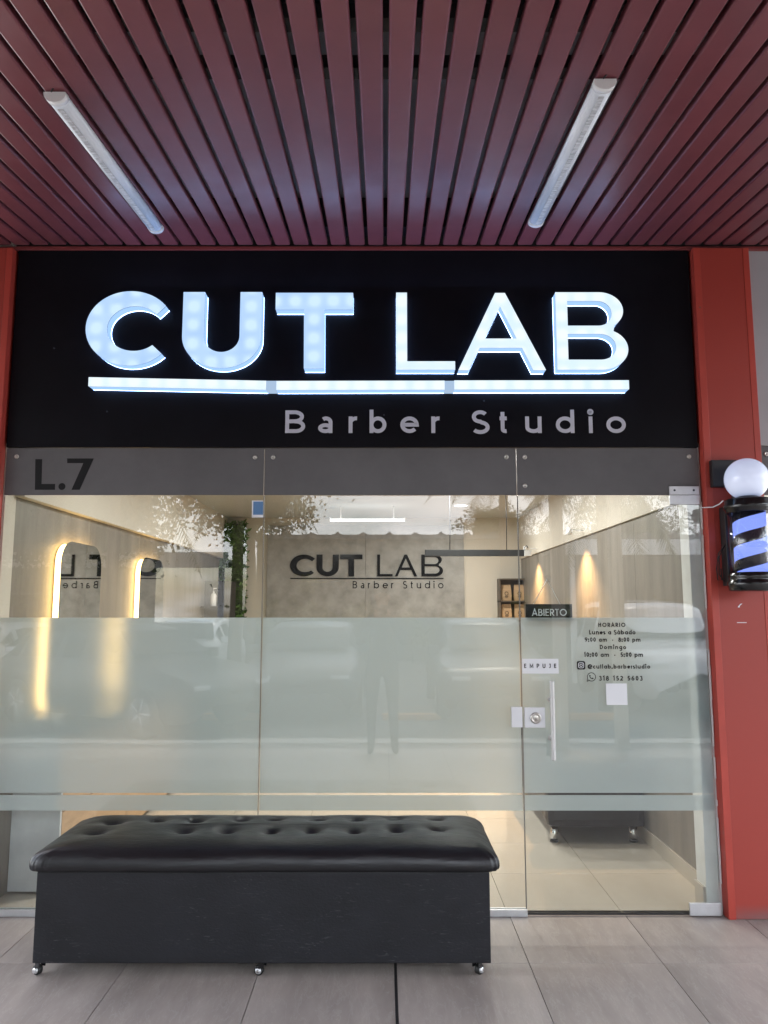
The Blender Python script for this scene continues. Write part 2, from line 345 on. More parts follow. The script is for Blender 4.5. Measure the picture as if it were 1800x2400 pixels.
def solid(name, loops, y0, y1, mats, parent, bands=None, origin=None, label=None):
    """plate with the given outlines: front sheet at y0, walls back to y1"""
    ox, oz = origin or loops[0][0]; vs = []; fs = []; mi = []
    tri = tessellate_polygon([[Vector((x, z, 0)) for x, z in lp] for lp in loops]); allp = [p for lp in loops for p in lp]
    for t in tri:
        a, b_, c_ = (allp[i] for i in t); k = len(vs)
        if (b_[0] - a[0]) * (c_[1] - a[1]) - (b_[1] - a[1]) * (c_[0] - a[0]) < 0: b_, c_ = c_, b_
        vs += [(q[0] - ox, y0, q[1] - oz) for q in (a, b_, c_)]; fs.append((k, k + 1, k + 2)); mi.append(0)
    bands = bands or [(y0, y1, 1 if len(mats) > 1 else 0)]
    for lp in loops:
        for p, q in zip(lp, lp[1:] + lp[:1]):
            for ya, yb, m_ in bands:
                k = len(vs); vs += [(p[0] - ox, ya, p[1] - oz), (q[0] - ox, ya, q[1] - oz), (q[0] - ox, yb, q[1] - oz), (p[0] - ox, yb, p[1] - oz)]
                fs.append((k, k + 1, k + 2, k + 3)); mi.append(m_)
    me = bpy.data.meshes.new(name); me.from_pydata(vs, [], fs)
    for m_ in mats: me.materials.append(M[m_])
    for p, m_ in zip(me.polygons, mi): p.material_index = m_
    me.update()
    return tag(link(name, me, parent, (ox, 0, oz)), label)

# stroke lettering: every glyph is a few open strokes (cap height 1), drawn with a flat pen of width w
def glyph(c, w, st):
    t = w / 2; X = .70 if st == 'geo' else .73; r = X / 2 - t; a = lambda cx, cy, rx, ry, p, q, n=20: ell(cx, cy, rx, ry, p, q, n)
    T_ = 1 - t
    if c == ' ': return [], .34
    if c == '1' and st == 'geo': return [[(.02, .80), (.20, .97), (.20, 0)]], .34
    D = {
     'A': ([[(t * .8, 0), (.40, 1 - t * .2), (.80 - t * .8, 0)], [(.17, .30), (.63, .30)]], .80),
     'B': ([[(t, 0), (t, 1)], [(t, T_), (.30, T_)] + a(.30, .75 - t / 2 + .01, .21, .25 - t / 2 - .01, 90, -90)[1:] + [(t, .51)], [(.30, .51)] + a(.33, .255 + t / 2, .24 - t / 4, .255 - t / 2, 90, -90)[1:] + [(t, t)]], .62),
     'C': ([a(.47, .5, .47 - t, .5 - t, 45, 315, 30)], .88),
     'D': ([[(t, 0), (t, 1)], [(t, T_), (.28, T_)] + a(.28, .5, .44 - t, .5 - t, 90, -90, 28)[1:] + [(t, t)]], .74),
     'E': ([[(t, 0), (t, 1)], [(t, T_), (.50, T_)], [(t, .52), (.46, .52)], [(t, t), (.50, t)]], .54),
     'H': ([[(t, 0), (t, 1)], [(.66 - t, 0), (.66 - t, 1)], [(t, .52), (.66 - t, .52)]], .68),
     'I': ([[(t, 0), (t, 1)]], w + .02),
     'J': ([[(.10, T_), (.44 - t, T_), (.44 - t, .26)] + a(.22, .26, .22 - t, .26 - t, 0, -150, 16)[1:]], .46),
     'L': ([[(t, 1), (t, t), (.46, t)]], .48),
     'M': ([[(t, 0), (t, T_), (.42, .22), (.84 - t, T_), (.84 - t, 0)]], .86),
     'O': ([a(.5, .5, .5 - t, .5 - t, 0, 360, 40)], 1.0),
     'P': ([[(t, 0), (t, 1)], [(t, T_), (.30, T_)] + a(.30, .72 - t / 2, .26 - t / 2, .28 - t / 2, 90, -90)[1:] + [(t, .44)]], .60),
     'R': ([[(t, 0), (t, 1)], [(t, T_), (.30, T_)] + a(.30, .73 - t / 2, .25 - t / 2, .27 - t / 2, 90, -90)[1:] + [(t, .46)], [(.28, .46), (.56, 0)]], .60),
     'S': ([a(.28, .75 - t / 2 + .005, .24 - t / 2, .25 - t / 2, 35, 270, 20) + a(.28, .255, .27 - t / 2, .255 - t / 2 + .0, 90, -145, 22)[1:]], .57),
     'T': ([[(0, T_), (.56, T_)], [(.28, T_), (.28, 0)]], .57),
     'U': ([[(t, 1), (t, .32)] + a(.34, .32, .34 - t, .32 - t, 180, 360, 24)[1:] + [(.68 - t, 1)]], .70),
     'b': ([[(t, 1.03), (t, 0)], a(r + t, X / 2, r, r, 0, 360, 32)], X),
     'c': ([a(r + t, X / 2, r, r, 48, 312, 26)], X * .88),
     'd': ([[(2 * r + t, 1.03), (2 * r + t, 0)], a(r + t, X / 2, r, r, 0, 360, 32)], X),
     'e': ([[(t * 1.6, X / 2)] + a(r + t, X / 2, r, r, 0, 318, 30)], X * .95),
     'g': ([a(r + t, X / 2, r, r, 0, 360, 32), [(2 * r + t, X), (2 * r + t, -.06)] + a(r + t, -.06, r, .22, 0, -150, 16)[1:]], X),
     'i': ([[(t, X), (t, 0)], a(t, .93, t * .62, t * .62, 0, 360, 10)], w + .03),
     'l': ([[(t, 1.03), (t, 0)]], w + .02),
     'm': ([[(t, X), (t, 0)], a(.20 + t, X - .22 - 0, .20, .22 - t, 180, 0, 14) + [(.40 + t, 0)], a(.60 + t, X - .22, .20, .22 - t, 180, 0, 14) + [(.80 + t, 0)]], .82 + w),
     'n': ([[(t, X), (t, 0)], a(.24 + t, X - .26, .24, .26 - t, 180, 0, 16) + [(.48 + t, 0)]], .50 + w),
     'o': ([a(r + t, X / 2, r, r, 0, 360, 34)], X),
     'p': ([[(t, X), (t, -.28)], a(r + t, X / 2, r, r, 0, 360, 32)], X),
     'r': ([[(t, X), (t, 0)], a(.27, X - .28, .27 - t, .28 - t, 180, 82, 10)], .33),
     's': ([a(.20, X * .74, .165, X * .26 - t, 40, 270, 14) + a(.20, X * .255, .185, X * .255 - t + .012, 90, -140, 16)[1:]], .41),
     't': ([[(.13, .93), (.13, .16)] + a(.26, .16, .13, .16 - t, 180, 285, 8)[1:], [(0, X - t), (.31, X - t)]] if st != 'geo' else [[(.12, .95), (.12, 0)], [(0, X - t), (.25, X - t)]], .36 if st != 'geo' else .27),
     'u': ([[(t, X), (t, .26)] + a(.24 + t, .26, .24, .26 - t, 180, 360, 16)[1:], [(.48 + t, X), (.48 + t, 0)]], .50 + w),
     '0': ([a(.29, .5, .29 - t, .5 - t, 0, 360, 34)], .58),
     '2': ([a(.28, .70, .25 - t / 2, .30 - t, 165, -35, 16) + [(.06, t), (.55, t)]], .58),
     '3': ([a(.26, .75 - t / 2, .22 - t / 2, .25 - t / 2, 150, -85, 16), a(.26, .26 + t / 4, .26 - t / 2, .27 - t / 2, 85, -150, 18)], .56),
     '5': ([[(.48, T_), (.18, T_), (.12, .58)] + a(.25, .32, .27 - t / 2, .32 - t, 118, -145, 20)], .56),
     '6': ([a(.29, .32, .28 - t / 2, .32 - t, 0, 360, 28), [(.40, .99), (.09, .46)]], .58),
     '7': ([[(0, T_), (.52, T_), (.16, 0)]], .56),
     '8': ([a(.28, .75 - t / 2, .21 - t / 2, .25 - t / 2, 0, 360, 26), a(.28, .265, .27 - t / 2, .265 - t / 2, 0, 360, 28)], .57),
     '9': ([a(.29, .68, .28 - t / 2, .32 - t, 0, 360, 28), [(.18, .01), (.49, .54)]], .58),
     ':': ([a(t, .12, t * .6, t * .6, 0, 360, 10), a(t, .58, t * .6, t * .6, 0, 360, 10)], w + .06),
     '.': ([a(t, .09, t * .6, t * .6, 0, 360, 10)], w + .05),
     '-': ([[(0, .36), (.24, .36)]], .26),
     '@': ([a(.46, .44, .20, .20, 0, 360, 22), a(.50, .44, .46, .46, -40, -350, 40) + [(.70, .30)]], .98),
    }
    D['a'] = ([[(2 * r + t, X), (2 * r + t, 0)], a(r + t, X / 2, r, r, 0, 360, 32)], X) if st == 'geo' else \
             ([[(.50 - t, 0), (.50 - t, X - .26)] + a(.27, X - .26, .23 - t, .26 - t, 0, 130, 12)[1:], a(.25, .215, .25 - t, .215 - t, 0, 360, 26)], .52)
    D['á'] = (D['a'][0] + [[(.28, .80), (.40, .98)]], D['a'][1])
    return D[c]
def stroke_faces(pts, w):
    """flat pen stroke: quads along a polyline with mitred corners"""
    closed = (abs(pts[0][0] - pts[-1][0]) + abs(pts[0][1] - pts[-1][1])) < 1e-5
    p = [Vector((x, y)) for x, y in pts]; n = len(p); Ls = []; Rs = []
    for i in range(n):
        if closed: a, b_ = p[(i - 1) if i > 0 else n - 2], p[(i + 1) if i < n - 1 else 1]
        else: a, b_ = p[max(i - 1, 0)], p[min(i + 1, n - 1)]
        d1 = (p[i] - a); d2 = (b_ - p[i])
        d1 = d1.normalized() if d1.length > 1e-9 else d2.normalized(); d2 = d2.normalized() if d2.length > 1e-9 else d1
        n1 = Vector((-d1.y, d1.x)); n2 = Vector((-d2.y, d2.x)); m_ = (n1 + n2)
        m_ = m_.normalized() if m_.length > 1e-6 else n1
        k = w / 2 / max(.42, m_.dot(n1)); Ls.append(p[i] + m_ * k); Rs.append(p[i] - m_ * k)
    return [[Rs[i], Rs[i + 1], Ls[i + 1], Ls[i]] for i in range(n - 1)]
def text_width(s, w, st, gap): return sum(glyph(c, w, st)[1] + gap for c in s) - gap
def lettering(name, s, x0, x1, z0, cap, y, m, parent, w=.12, st='geo', sx=None, each=False, flip=False, label=None, dy=.00015):
    """one line of text from x0 to x1, baseline z0; each=True gives one object per letter"""
    sx = sx or cap
    nat = sum(glyph(c, w, st)[1] for c in s) * sx; gap = ((x1 - x0) - nat) / max(1, len(s) - 1)
    x = x0; acc = []; k = 0
    for c in s:
        st_, adv = glyph(c, w, st); faces = []
        for q in st_:
            k += 1
            for f in stroke_faces([(a * sx, b * cap) for a, b in q], w * cap):
                faces.append([(x + v.x, y - dy * (k % 5), z0 + v.y) for v in f])
        if each and faces:
            flat(name, m, [[(v[0] - x, v[1], v[2] - z0) for v in f] for f in faces], parent, (x, 0, z0))
        acc += faces; x += adv * sx + gap
    if not each: return tag(flat(name, m, acc, parent), label)

# ------------------------------------------------------------------ ground outside
ground = tag(B().box(-70, 70, -90, -6.2, -.30, -.16).obj('ground', 'asphalt'), kind='structure')
pave = tag(B().box(-7, 7, -5.0, 5.70, -.30, -.016).obj('pavement', 'grout'), kind='structure')
S = .588
tme = B().box(0, S - .003, 0, S - .003, -.012, 0, .001).mesh('tile', 'tile')
for i in range(-9, 9):
    for j in range(-8, 0):
        x = .05 + S * i; y = .074 + S * j
        if i == 0: pass
        tme_o = link('tile', tme, pave, (x + .0015, y + .0015, 0))
joint = B().box(.044, .056, -4.64, .07, -.011, .0006).obj('expansion_joint', 'void', pave)
B().box(-7, 7, -5.2, -5.0, -.30, -.004, .012).obj('kerb', 'kerb', pave)
walk = tag(B().box(-70, 70, -6.2, -5.2, -.30, -.15).obj('road_gutter', 'kerb'), kind='structure')
for x, lb in ((-7.0, 'low orange wheel stop before the far white saloon'), (-2.35, 'low orange wheel stop between the dark saloon and the dark hatchback'), (.42, 'low orange wheel stop between the dark and the grey hatchback'), (3.3, 'low orange wheel stop before the palm on the door side')):
    tag(B().box(x - .45, x + .45, -8.0, -7.86, -.16, -.06, .02).obj('wheel_stop', 'kerb_yellow'), lb, 'wheel stop', 'wheel stops in the car park')

# ------------------------------------------------------------------ the shop: walls, floor, ceiling
floor = tag(B().box(-2.30, 2.02, .012, 5.70, -.0155, -.0125).obj('floor', 'grout_in'), kind='structure')
S2 = .590
tme2 = B().box(0, S2 - .0025, 0, S2 - .0025, -.012, 0, .0006).mesh('tile', 'tile_in')
for i in range(-6, 3):
    for j in range(-1, 10):
        x = 1.222 - S2 + S2 * i; y = .62 + S2 * j
        if x > 1.85 or x + S2 < -2.1: continue
        if j == -1: continue
        link('tile', tme2, floor, (x, y, 0))
tme3 = B().box(0, S2 - .0025, 0, .605, -.012, 0, .0006).mesh('tile', 'tile_in')
for i in range(-6, 3):
    x = 1.222 - S2 + S2 * i
    if x <= 1.85 and x + S2 >= -2.1: link('tile', tme3, floor, (x, .0125, 0))
shop = thing('shop_building', 'barber shop room with cream walls behind the glass front', 'building')
B().box(-2.30, -2.11, .012, 5.70, 0, 3.9).obj('wall', 'cream', shop)
B().box(1.80, 2.02, .14, 5.70, 0, 3.9).obj('wall', 'cream', shop)
B().box(-2.11, 1.80, 5.65, 5.86, 0, 3.9).obj('wall', 'cream', shop)
B().box(-2.11, 1.80, .14, 5.65, 2.70, 2.82).obj('ceiling', 'ceiling', shop)
B().box(-2.11, 1.80, .06, .14, 2.45, 3.9).obj('front_beam', 'cream', shop)
B().box(-2.30, 2.02, .14, 5.86, 3.9, 4.05).obj('roof', 'kerb', shop)  # unseen slab, put in to block the sun
# cream upper walls stand proud of the grey panels below
B().box(-2.11, -2.015, .14, 5.65, 2.17, 2.70).obj('bulkhead', 'cream', shop)
B().box(1.735, 1.80, .14, 5.65, 2.17, 2.70).obj('bulkhead', 'cream', shop)
pw = (5.65 - .14) / 5
pme = B().box(0, .045, 0, pw - .003, 0, 2.165, .0015).mesh('wall_panel', 'panel')
for k in range(5):
    link('wall_panel', pme, shop, (-2.11, .14 + pw * k, .004))
    link('wall_panel', pme, shop, (1.755, .14 + pw * k, .004))
bw = 2.51 / 2
pmb = B().box(0, bw - .002, 0, .05, 0, 2.597, .0015).mesh('wall_panel', 'panel_cloud')
for k in range(2): link('wall_panel', pmb, shop, (-1.489 + bw * k, 5.60, .0))
B().box(1.65, 1.80, .018, .138, 0, 2.45).obj('post', 'plaster', shop)
B().box(-2.11, -2.062, .014, .138, 0, 2.45).obj('post', 'cream', shop)
B().box(1.637, 1.65, .03, .14, .0005, .13).obj('skirting', 'tile_in', shop)
B().box(1.743, 1.754, .142, 5.6, .0005, .09).obj('skirting', 'tile_in', shop)
B().box(-2.061, -2.05, .016, .12, .0005, .10).obj('skirting', 'cream', shop)

# ------------------------------------------------------------------ canopy of maroon slats
canopy = tag(B().box(-6, 6, -5.29, 0.02, 3.80, 3.86).obj('canopy', 'roof_sheet'), 'maroon slatted canopy ceiling over the shop entrance', 'canopy')
ZS, MS = 3.575, .1028
zc = lambda y: ZS + MS * y
PIT = .1047; SW = .085
def slat_mesh():
    b = B(); LEN = 5.2
    prof = [(-SW / 2, .030), (-SW / 2, .007), (-SW / 2 + .0025, .002), (-SW / 2 + .007, 0), (SW / 2 - .007, 0), (SW / 2 - .0025, .002), (SW / 2, .007), (SW / 2, .030)]
    st = [(0.0, .008, .006), (-.004, .002, .002), (-.012, 0, 0), (-LEN, 0, 0)]
    rings = []
    for y, ins, up in st:
        rings.append([b.bm.verts.new((x * (1 - ins / (SW / 2)) , y, z + up + MS * y)) for x, z in prof])
    for a, c in zip(rings, rings[1:]):
        for i in range(len(prof) - 1): b.bm.faces.new((a[i], a[i + 1], c[i + 1], c[i]))
        b.bm.faces.new((a[-1], a[0], c[0], c[-1]))
    b.bm.faces.new(rings[0]); b.bm.faces.new(rings[-1])
    return b.mesh('slat', 'slat')
sme = slat_mesh()
for k in range(-36, 36):
    link('slat', sme, canopy, (.111 + PIT * (k + .5), -.022, ZS + random.uniform(-.0012, .0012)))
B().box(-6, 6, -.020, .004, 3.552, 3.572, .002).obj('edge_trim', 'trim_red', canopy)
for y, ww, hh in ((-1.84, .06, .05), (-1.58, .06, .05), (-2.95, .06, .05), (-4.1, .06, .05), (-5.1, .06, .05)):
    zz = zc(y) + .034
    B().box(-6, 6, y - ww / 2, y + ww / 2, zz, zz + hh).obj('cross_rail', 'void', canopy)
B().box(-6, 6, -.14, -.03, 3.625, 3.795).obj('beam', 'void', canopy)
B().box(-6, 6, -1.81, -1.55, 3.66, 3.70).obj('beam', 'void', canopy)
for x, y0, y1, in ((-1.55, -2.6, -2.0), (-.35, -2.5, -1.95), (.05, -2.4, -1.9), (1.3, -2.6, -1.7)):
    B().tube([(x, y0, zc(y0) + .10), (x + .05, (y0 + y1) / 2, zc(y0) + .05), (x + .12, y1, zc(y1) + .09)], .012).obj('cable', 'void', canopy)
B().box(-6, 6, -5.34, -5.295, 2.99, 3.9).obj('fascia', 'trim_red', canopy)
B().box(-6, 6, 0.055, .14, 3.56, 4.6).obj('sun_block_wall', 'void', canopy)  # unseen, added above the canopy to block the sun

def batten(x, yc, lab):
    t = thing('ceiling_light', lab, 'ceiling light', (x, yc, zc(yc) - .002), 0, 'white batten lights on the slats')
    t.rotation_euler = (math.atan(MS), 0, 0); LN = .62
    ww = .038
    b = B(); prof = [(-ww, 0)] + [(ww * cos(a), -.025 * sin(a) - .010) for a in [pi - pi * i / 12 for i in range(13)]] + [(ww, 0)]
    def ex(bb, y0, y1, sc_=1.0):
        r0 = [bb.bm.verts.new((px * sc_, y0, pz * sc_ - .001)) for px, pz in prof]; r1 = [bb.bm.verts.new((px * sc_, y1, pz * sc_ - .001)) for px, pz in prof]
        for i in range(len(prof) - 1):
            f = bb.bm.faces.new((r0[i], r0[i + 1], r1[i + 1], r1[i])); f.smooth = True
        bb.bm.faces.new((r0[-1], r0[0], r1[0], r1[-1])); bb.bm.faces.new(r0); bb.bm.faces.new(r1)
    ex(b, -LN + .03, LN - .03); b.obj('diffuser', 'batten', t)
    for s in (-1, 1):
        e = B(); ex(e, s * LN, s * (LN - .032), 1.05); e.obj('end_cap', 'white_plastic', t)
    B().box(-.010, .010, -LN + .05, LN - .05, -.0385, -.0364).obj('led_strip', 'batten_strip', t)
    B().tube([(-.01, -LN - .005, -.004), (0, -LN - .012, .004), (.012, -LN - .01, .03)], .003, 6).obj('cable', 'black_matt', t)
    return t
M['batten'] = P('ribbed_clear_diffuser', (.82, .88, .97), .18, var=.05, vs=30, bump=.4, bs=5, stretch=(70, .01, .01), spec=.6)
M['batten_strip'] = P('led_tape', (.55, .56, .58), .4, var=.5, vs=90, stretch=(.3, 1, 1))
batten(-1.200, -.910, 'white tube light on the slats above the letters CU')
batten(.783, -.990, 'white tube light on the slats above the letters AB')

# ------------------------------------------------------------------ shop sign
sign = thing('shop_sign', 'black shop sign reading CUT LAB in lit letters above the glass', 'sign', (0, 0, 0))
B().box(-2.062, 1.715, -.010, .05, 2.420, 3.556, .003).obj('sign_panel', 'sign_black', sign)
YF, YB = -.09, -.0105
bands = [(YF, YF + .009, 0), (YF + .009, YF + .0125, 2), (YF + .0125, -.018, 1), (-.018, YB, 3)]
for c, loops in BIG.items():
    mm = 'led_a' if c in 'CUT' else 'led_b'
    og = {'C': (-1.572, 3.067), 'U': (-1.0425, 3.19), 'T': (-.382, 3.221), 'L': (.0965, 3.22), 'A': (.637, 3.24), 'B': (.973, 3.24)}[c]
    solid('letter', loops, YF, YB, [mm, 'led_side', 'seam', 'added_halo'], sign, bands, og, 'lit white letter %s with blue sides' % c)
def bar(x0, z0, x1, z1, h=.049, lab=None):
    return solid('underline', [[(x0, z0), (x0, z0 - h), (x1, z1 - h), (x1, z1)]], YF, YB, ['led_b', 'led_side', 'seam', 'added_halo'], sign, bands, (x0 + .04, z0 - .024))
bar(-1.599, 2.790, -.638, 2.770); bar(-.582, 2.769, .328, 2.771); bar(.380, 2.772, 1.325, 2.773)
for x0, x1 in ((-.638, -.582), (.328, .380)):
    solid('underline_joint', [[(x0, 2.770), (x0, 2.721), (x1, 2.721), (x1, 2.770)]], YF + .002, YB, ['joint_glow', 'joint_glow'], sign)
def lamp(name, kind, loc, energy, color, parent, **kw):
    l = bpy.data.lights.new(name, kind); l.energy = energy; l.color = color
    for k, v in kw.items(): setattr(l, k, v)
    o = bpy.data.objects.new(name, l); col.objects.link(o); o.parent = parent; o.location = loc; return o
for x in (-.13,):                       # added lamp strip that throws the letters' blue glow onto the slats
    l = lamp('slat_wash_lamp', 'AREA', (x, -.06, 3.285), .8, (.36, .55, 1), sign, shape='RECTANGLE', size=2.8, size_y=.06)
    l.rotation_euler = (R(180 + 42), 0, 0)
# Barber Studio: separate cut letters
for c, x0, x1 in (('B', -.546, -.429), ('a', -.364, -.275), ('r', -.197, -.142), ('b', -.079, .013), ('e', .088, .186), ('r', .256, .310),
                  ('S', .478, .578), ('t', .633, .702), ('u', .772, .867), ('d', .939, 1.044), ('i', 1.120, 1.145), ('o', 1.215, 1.326)):
    w_ = .168; nat = glyph(c, w_, 'mont')[1]; cap = .127
    sx = (x1 - x0) / nat if c not in 'it' else cap
    if c == 'i': x0 += .001
    lettering('letter', c, x0, x1, 2.499, cap, -.0125, 'vinyl_grey', sign, w_, 'mont', sx, each=True)
for x, z in ((-1.83, 2.98), (-1.52, 2.62), (.55, 2.68), (.0, 2.60)):
    B().lathe([(.005, -.0145), (.0045, -.0102)], (x, 0, z), 10, 'y').obj('screw', 'seam', sign)

# grey band of painted glass below the sign
tran = thing('transom', 'grey painted glass band under the black sign marked L.7', 'transom', (0, 0, 0))
for x0, x1 in ((-2.062, -.655), (-.652, .7205), (.7235, 1.715)):
    B().box(x0, x1, 0, .010, 2.158, 2.417, .0015).obj('glass_panel', 'transom', tran)
for x, z in ((-2.006, 2.370), (-.704, 2.366), (-.605, 2.366), (.668, 2.368), (.769, 2.367), (1.665, 2.370), (.766, 2.209)):
    b = B().lathe([(.0125, 0), (.0125, -.003), (.010, -.006), (.006, -.006), (.0055, -.003), (.001, -.003)], (x, 0, z), 18, 'y')
    b.obj('screw', 'screw', tran)
solid('lettering', [[(-1.903, 2.356), (-1.896, 2.187), (-1.787, 2.187), (-1.788, 2.219), (-1.862, 2.219), (-1.866, 2.356)]], -.0012, -.0003, ['vinyl_black'], tran)
solid('lettering', [ell(-1.750, 2.205, .019, .019, 0, 345, 20)], -.0012, -.0003, ['vinyl_black'], tran)
solid('lettering', [[(-1.730, 2.360), (-1.728, 2.334), (-1.640, 2.334), (-1.697, 2.187), (-1.653, 2.187), (-1.585, 2.360)]], -.0012, -.0003, ['vinyl_black'], tran)

# ------------------------------------------------------------------ glass front
Z0, ZT = .030, 2.155
def pane(x0, x1, z0, lab):
    t = thing('glass_pane', lab, 'glass pane', ((x0 + x1) / 2, 0, 0), 0, None)
    ox = (x0 + x1) / 2
    B().box(x0 - ox, x1 - ox, 0, .010, z0, ZT, .0008).obj('pane', 'glass', t)
    fx = .003
    for a, b_ in ((.599, 1.499), (.511, .588)):
        flat('frosted_film', 'frost', [[(x0 - ox + fx, .0112, a), (x1 - ox - fx, .0112, a), (x1 - ox - fx, .0112, b_), (x0 - ox + fx, .0112, b_)]], t)
    return t, ox
pl, ol = pane(-2.060, -.6515, Z0 - .012, 'fixed glass pane behind the bench, lit by the glowing mirrors')
pm_, om = pane(-.6485, .7215, Z0 - .012, 'fixed glass pane between the left pane and the door')
for t, o_, x0, x1 in ((pl, ol, -2.06, -.650), (pm_, om, -.650, .727)):
    b = B().box(x0 - o_, x1 - o_, -.012, -.001, 0.001, .034, .001).box(x0 - o_, x1 - o_, .0125, .022, .001, .034, .001)
    b.obj('sill', 'alu', t)
B().box(-.6512 - om, -.6488 - om, -.0004, .0125, .034, ZT).obj('seal', 'seal', pm_)
B().box(.7218 - om, .7262 - om, .002, .0125, .034, ZT).obj('seal', 'seal', pm_)
B().box(.666 - om, .7225 - om, -.014, -.0005, .933, 1.037, .0015).obj('lock_keeper', 'plate', pm_)
door, od = pane(.7265, 1.712, .014, 'frosted glass door with steel handle and opening hours')
door.name = 'glass_door'; door['category'] = 'door'
DX = lambda x: x - od
hd = B().tube([(DX(.869), -.062, .776), (DX(.869), -.062, .780), (DX(.870), -.062, .98), (DX(.870), -.062, 1.170), (DX(.870), -.062, 1.174)], .0115, 16).obj('handle', 'steel', door)
for z in (1.074, .878):
    B().lathe([(.008, -.056), (.008, -.001)], (DX(.8695), 0, z), 12, 'y').obj('standoff', 'steel', hd)
for z in (1.074, .878):
    B().lathe([(.0145, -.006), (.0145, -.0005)], (DX(.8695), 0, z), 14, 'y').obj('washer', 'steel', hd)
lp = B().box(DX(.733), DX(.840), -.014, -.0005, .931, 1.034, .0015).obj('lock_plate', 'plate', door)
B().lathe([(.029, -.0142), (.029, -.018), (.026, -.022), (.018, -.023), (.017, -.019), (.015, -.0205), (.0005, -.0205)], (DX(.791), 0, .981), 24, 'y').obj('lock_cylinder', 'screw', lp)
B().box(DX(.7895), DX(.7925), -.0212, -.0206, .970, .982).obj('keyhole', 'void', lp)
p1 = B().box(DX(1.546), DX(1.708), -.010, -.0005, 2.159, 2.205, .001).obj('hinge_patch', 'alu', door)
p2 = B().box(DX(1.546), DX(1.708), -.010, -.0005, 2.105, 2.1565, .001).obj('hinge_patch', 'alu', door)
for x in (1.574, 1.678): B().lathe([(.006, -.012), (.006, -.0102)], (DX(x), 0, 2.183), 12, 'y').obj('screw', 'seam', p1)
B().box(DX(1.548), DX(1.708), -.014, -.0005, .006, .066, .0015).obj('hinge_patch', 'alu', door)
B().box(DX(.7275), DX(1.712), .0005, .0095, .005, .0135).obj('bottom_seal', 'void', door)
st_ = B().box(DX(.729), DX(.921), -.0016, -.0004, 1.207, 1.284).obj('push_sticker', 'vinyl_white', door, label='white push sticker reading EMPUJE')
lettering('lettering', 'EMPUJE', DX(.739), DX(.909), 1.236, .0225, -.0022, 'vinyl_black', st_, .19, 'mont')
for s, x0, x1, z0, cap in (('HORARIO', 1.138, 1.282, 1.450, .0225), ('Lunes a Sábado', 1.088, 1.334, 1.411, .0235), ('9:00 am  -  8:00 pm', 1.064, 1.359, 1.373, .0225),
                           ('Domingo', 1.142, 1.281, 1.334, .0225), ('10:00 am  -  5:00 pm', 1.058, 1.369, 1.294, .0235), ('@cutlab.barberstudio', 1.075, 1.404, 1.233, .0225), ('318 152 5603', 1.132, 1.361, 1.171, .0245)):
    w_ = .215; nat = sum(glyph(c, w_, 'geo')[1] for c in s); gap = .085 if '  ' not in s else .085
    sx = min(cap * 1.02, (x1 - x0) / (nat + gap * (len(s) - 1)))
    lettering('lettering', s, DX(x0), DX(x1), z0, cap, -.0012, 'vinyl_black', door, w_, 'geo', sx)
# camera-in-a-square mark and telephone-in-a-bubble mark
def rrect(x0, x1, z0, z1, r, n=6):
    return ell(x1 - r, z1 - r, r, r, 0, 90, n) + ell(x0 + r, z1 - r, r, r, 90, 180, n) + ell(x0 + r, z0 + r, r, r, 180, 270, n) + ell(x1 - r, z0 + r, r, r, 270, 360, n)
ig = solid('camera_mark', [rrect(DX(1.018), DX(1.062), 1.228, 1.272, .009)], -.0012, -.0003, ['vinyl_black'], door)
cx, cz = DX(1.040), 1.250
acc = []
for q, ww in ((rrect(cx - .0135, cx + .0135, cz - .0135, cz + .0135, .0075), .0028), (ell(cx, cz, .0065, .0065, 0, 360, 20), .0028), (ell(cx + .0085, cz + .0085, .0008, .0008, 0, 360, 8), .0014)):
    q = q + [q[0]] if q[0] != q[-1] else q
    for f in stroke_faces(q, ww): acc.append([(v.x - ig.location.x, -.0018, v.y - ig.location.z) for v in f])
flat('camera_outline', 'vinyl_white', acc, ig)
cx, cz = DX(1.0925), 1.190; acc = []
for k, (q, ww) in enumerate(((ell(cx, cz, .0215, .0215, -140, 195, 30) + [(cx - .0235, cz - .0225), (cx - .012, cz - .0185)], .0036),
              (ell(cx + .004, cz + .004, .0125, .0125, 172, 278, 10), .0045), ([(cx - .0105, cz + .0095), (cx - .0055, cz + .004)], .0055), ([(cx + .0035, cz - .0055), (cx + .0095, cz - .0095)], .0055))):
    for f in stroke_faces(q, ww): acc.append([(v.x, -.0012 - k * .0002, v.y) for v in f])
flat('telephone_mark', 'vinyl_black', acc, door)
B().box(DX(1.167), DX(1.277), -.0012, -.0003, 1.046, 1.156).obj('blank_sticker', 'vinyl_white', door)
# security sticker at the seam
stk = tag(B().box(-.715, -.6535, -.0016, -.0004, 2.035, 2.128).obj('window_sticker', 'vinyl_white'), 'small blue and white sticker high on the left glass pane', 'sticker')
B().box(-.708, -.6545, -.0024, -.0018, 2.050, 2.122).obj('print', 'sticker_blue', stk)
# hanging open sign
ab = thing('hanging_sign', 'black ABIERTO sign hung from a suction cup inside the door', 'sign', (.880, .045, 1.48))
B().box(-.118, .133, 0, .004, .004, .091, .001).obj('sign_board', 'black_gloss', ab)
lettering('lettering', 'ABIERTO', -.084, .103, .028, .037, -.0010, 'vinyl_white', ab, .14, 'geo')
sc_ = B().lathe([(.021, -.033), (.020, -.030), (.012, -.024), (.006, -.018), (.006, -.008), (.0015, -.007)], (0, 0, .225), 20, 'y').obj('suction_cup', 'clear', ab)
for x in (-.076, .070):
    B().tube([(0, -.010, .225), (x * .5, -.006, .155), (x, .002, .088)], .0019, 5).obj('cord', 'white_plastic', ab)

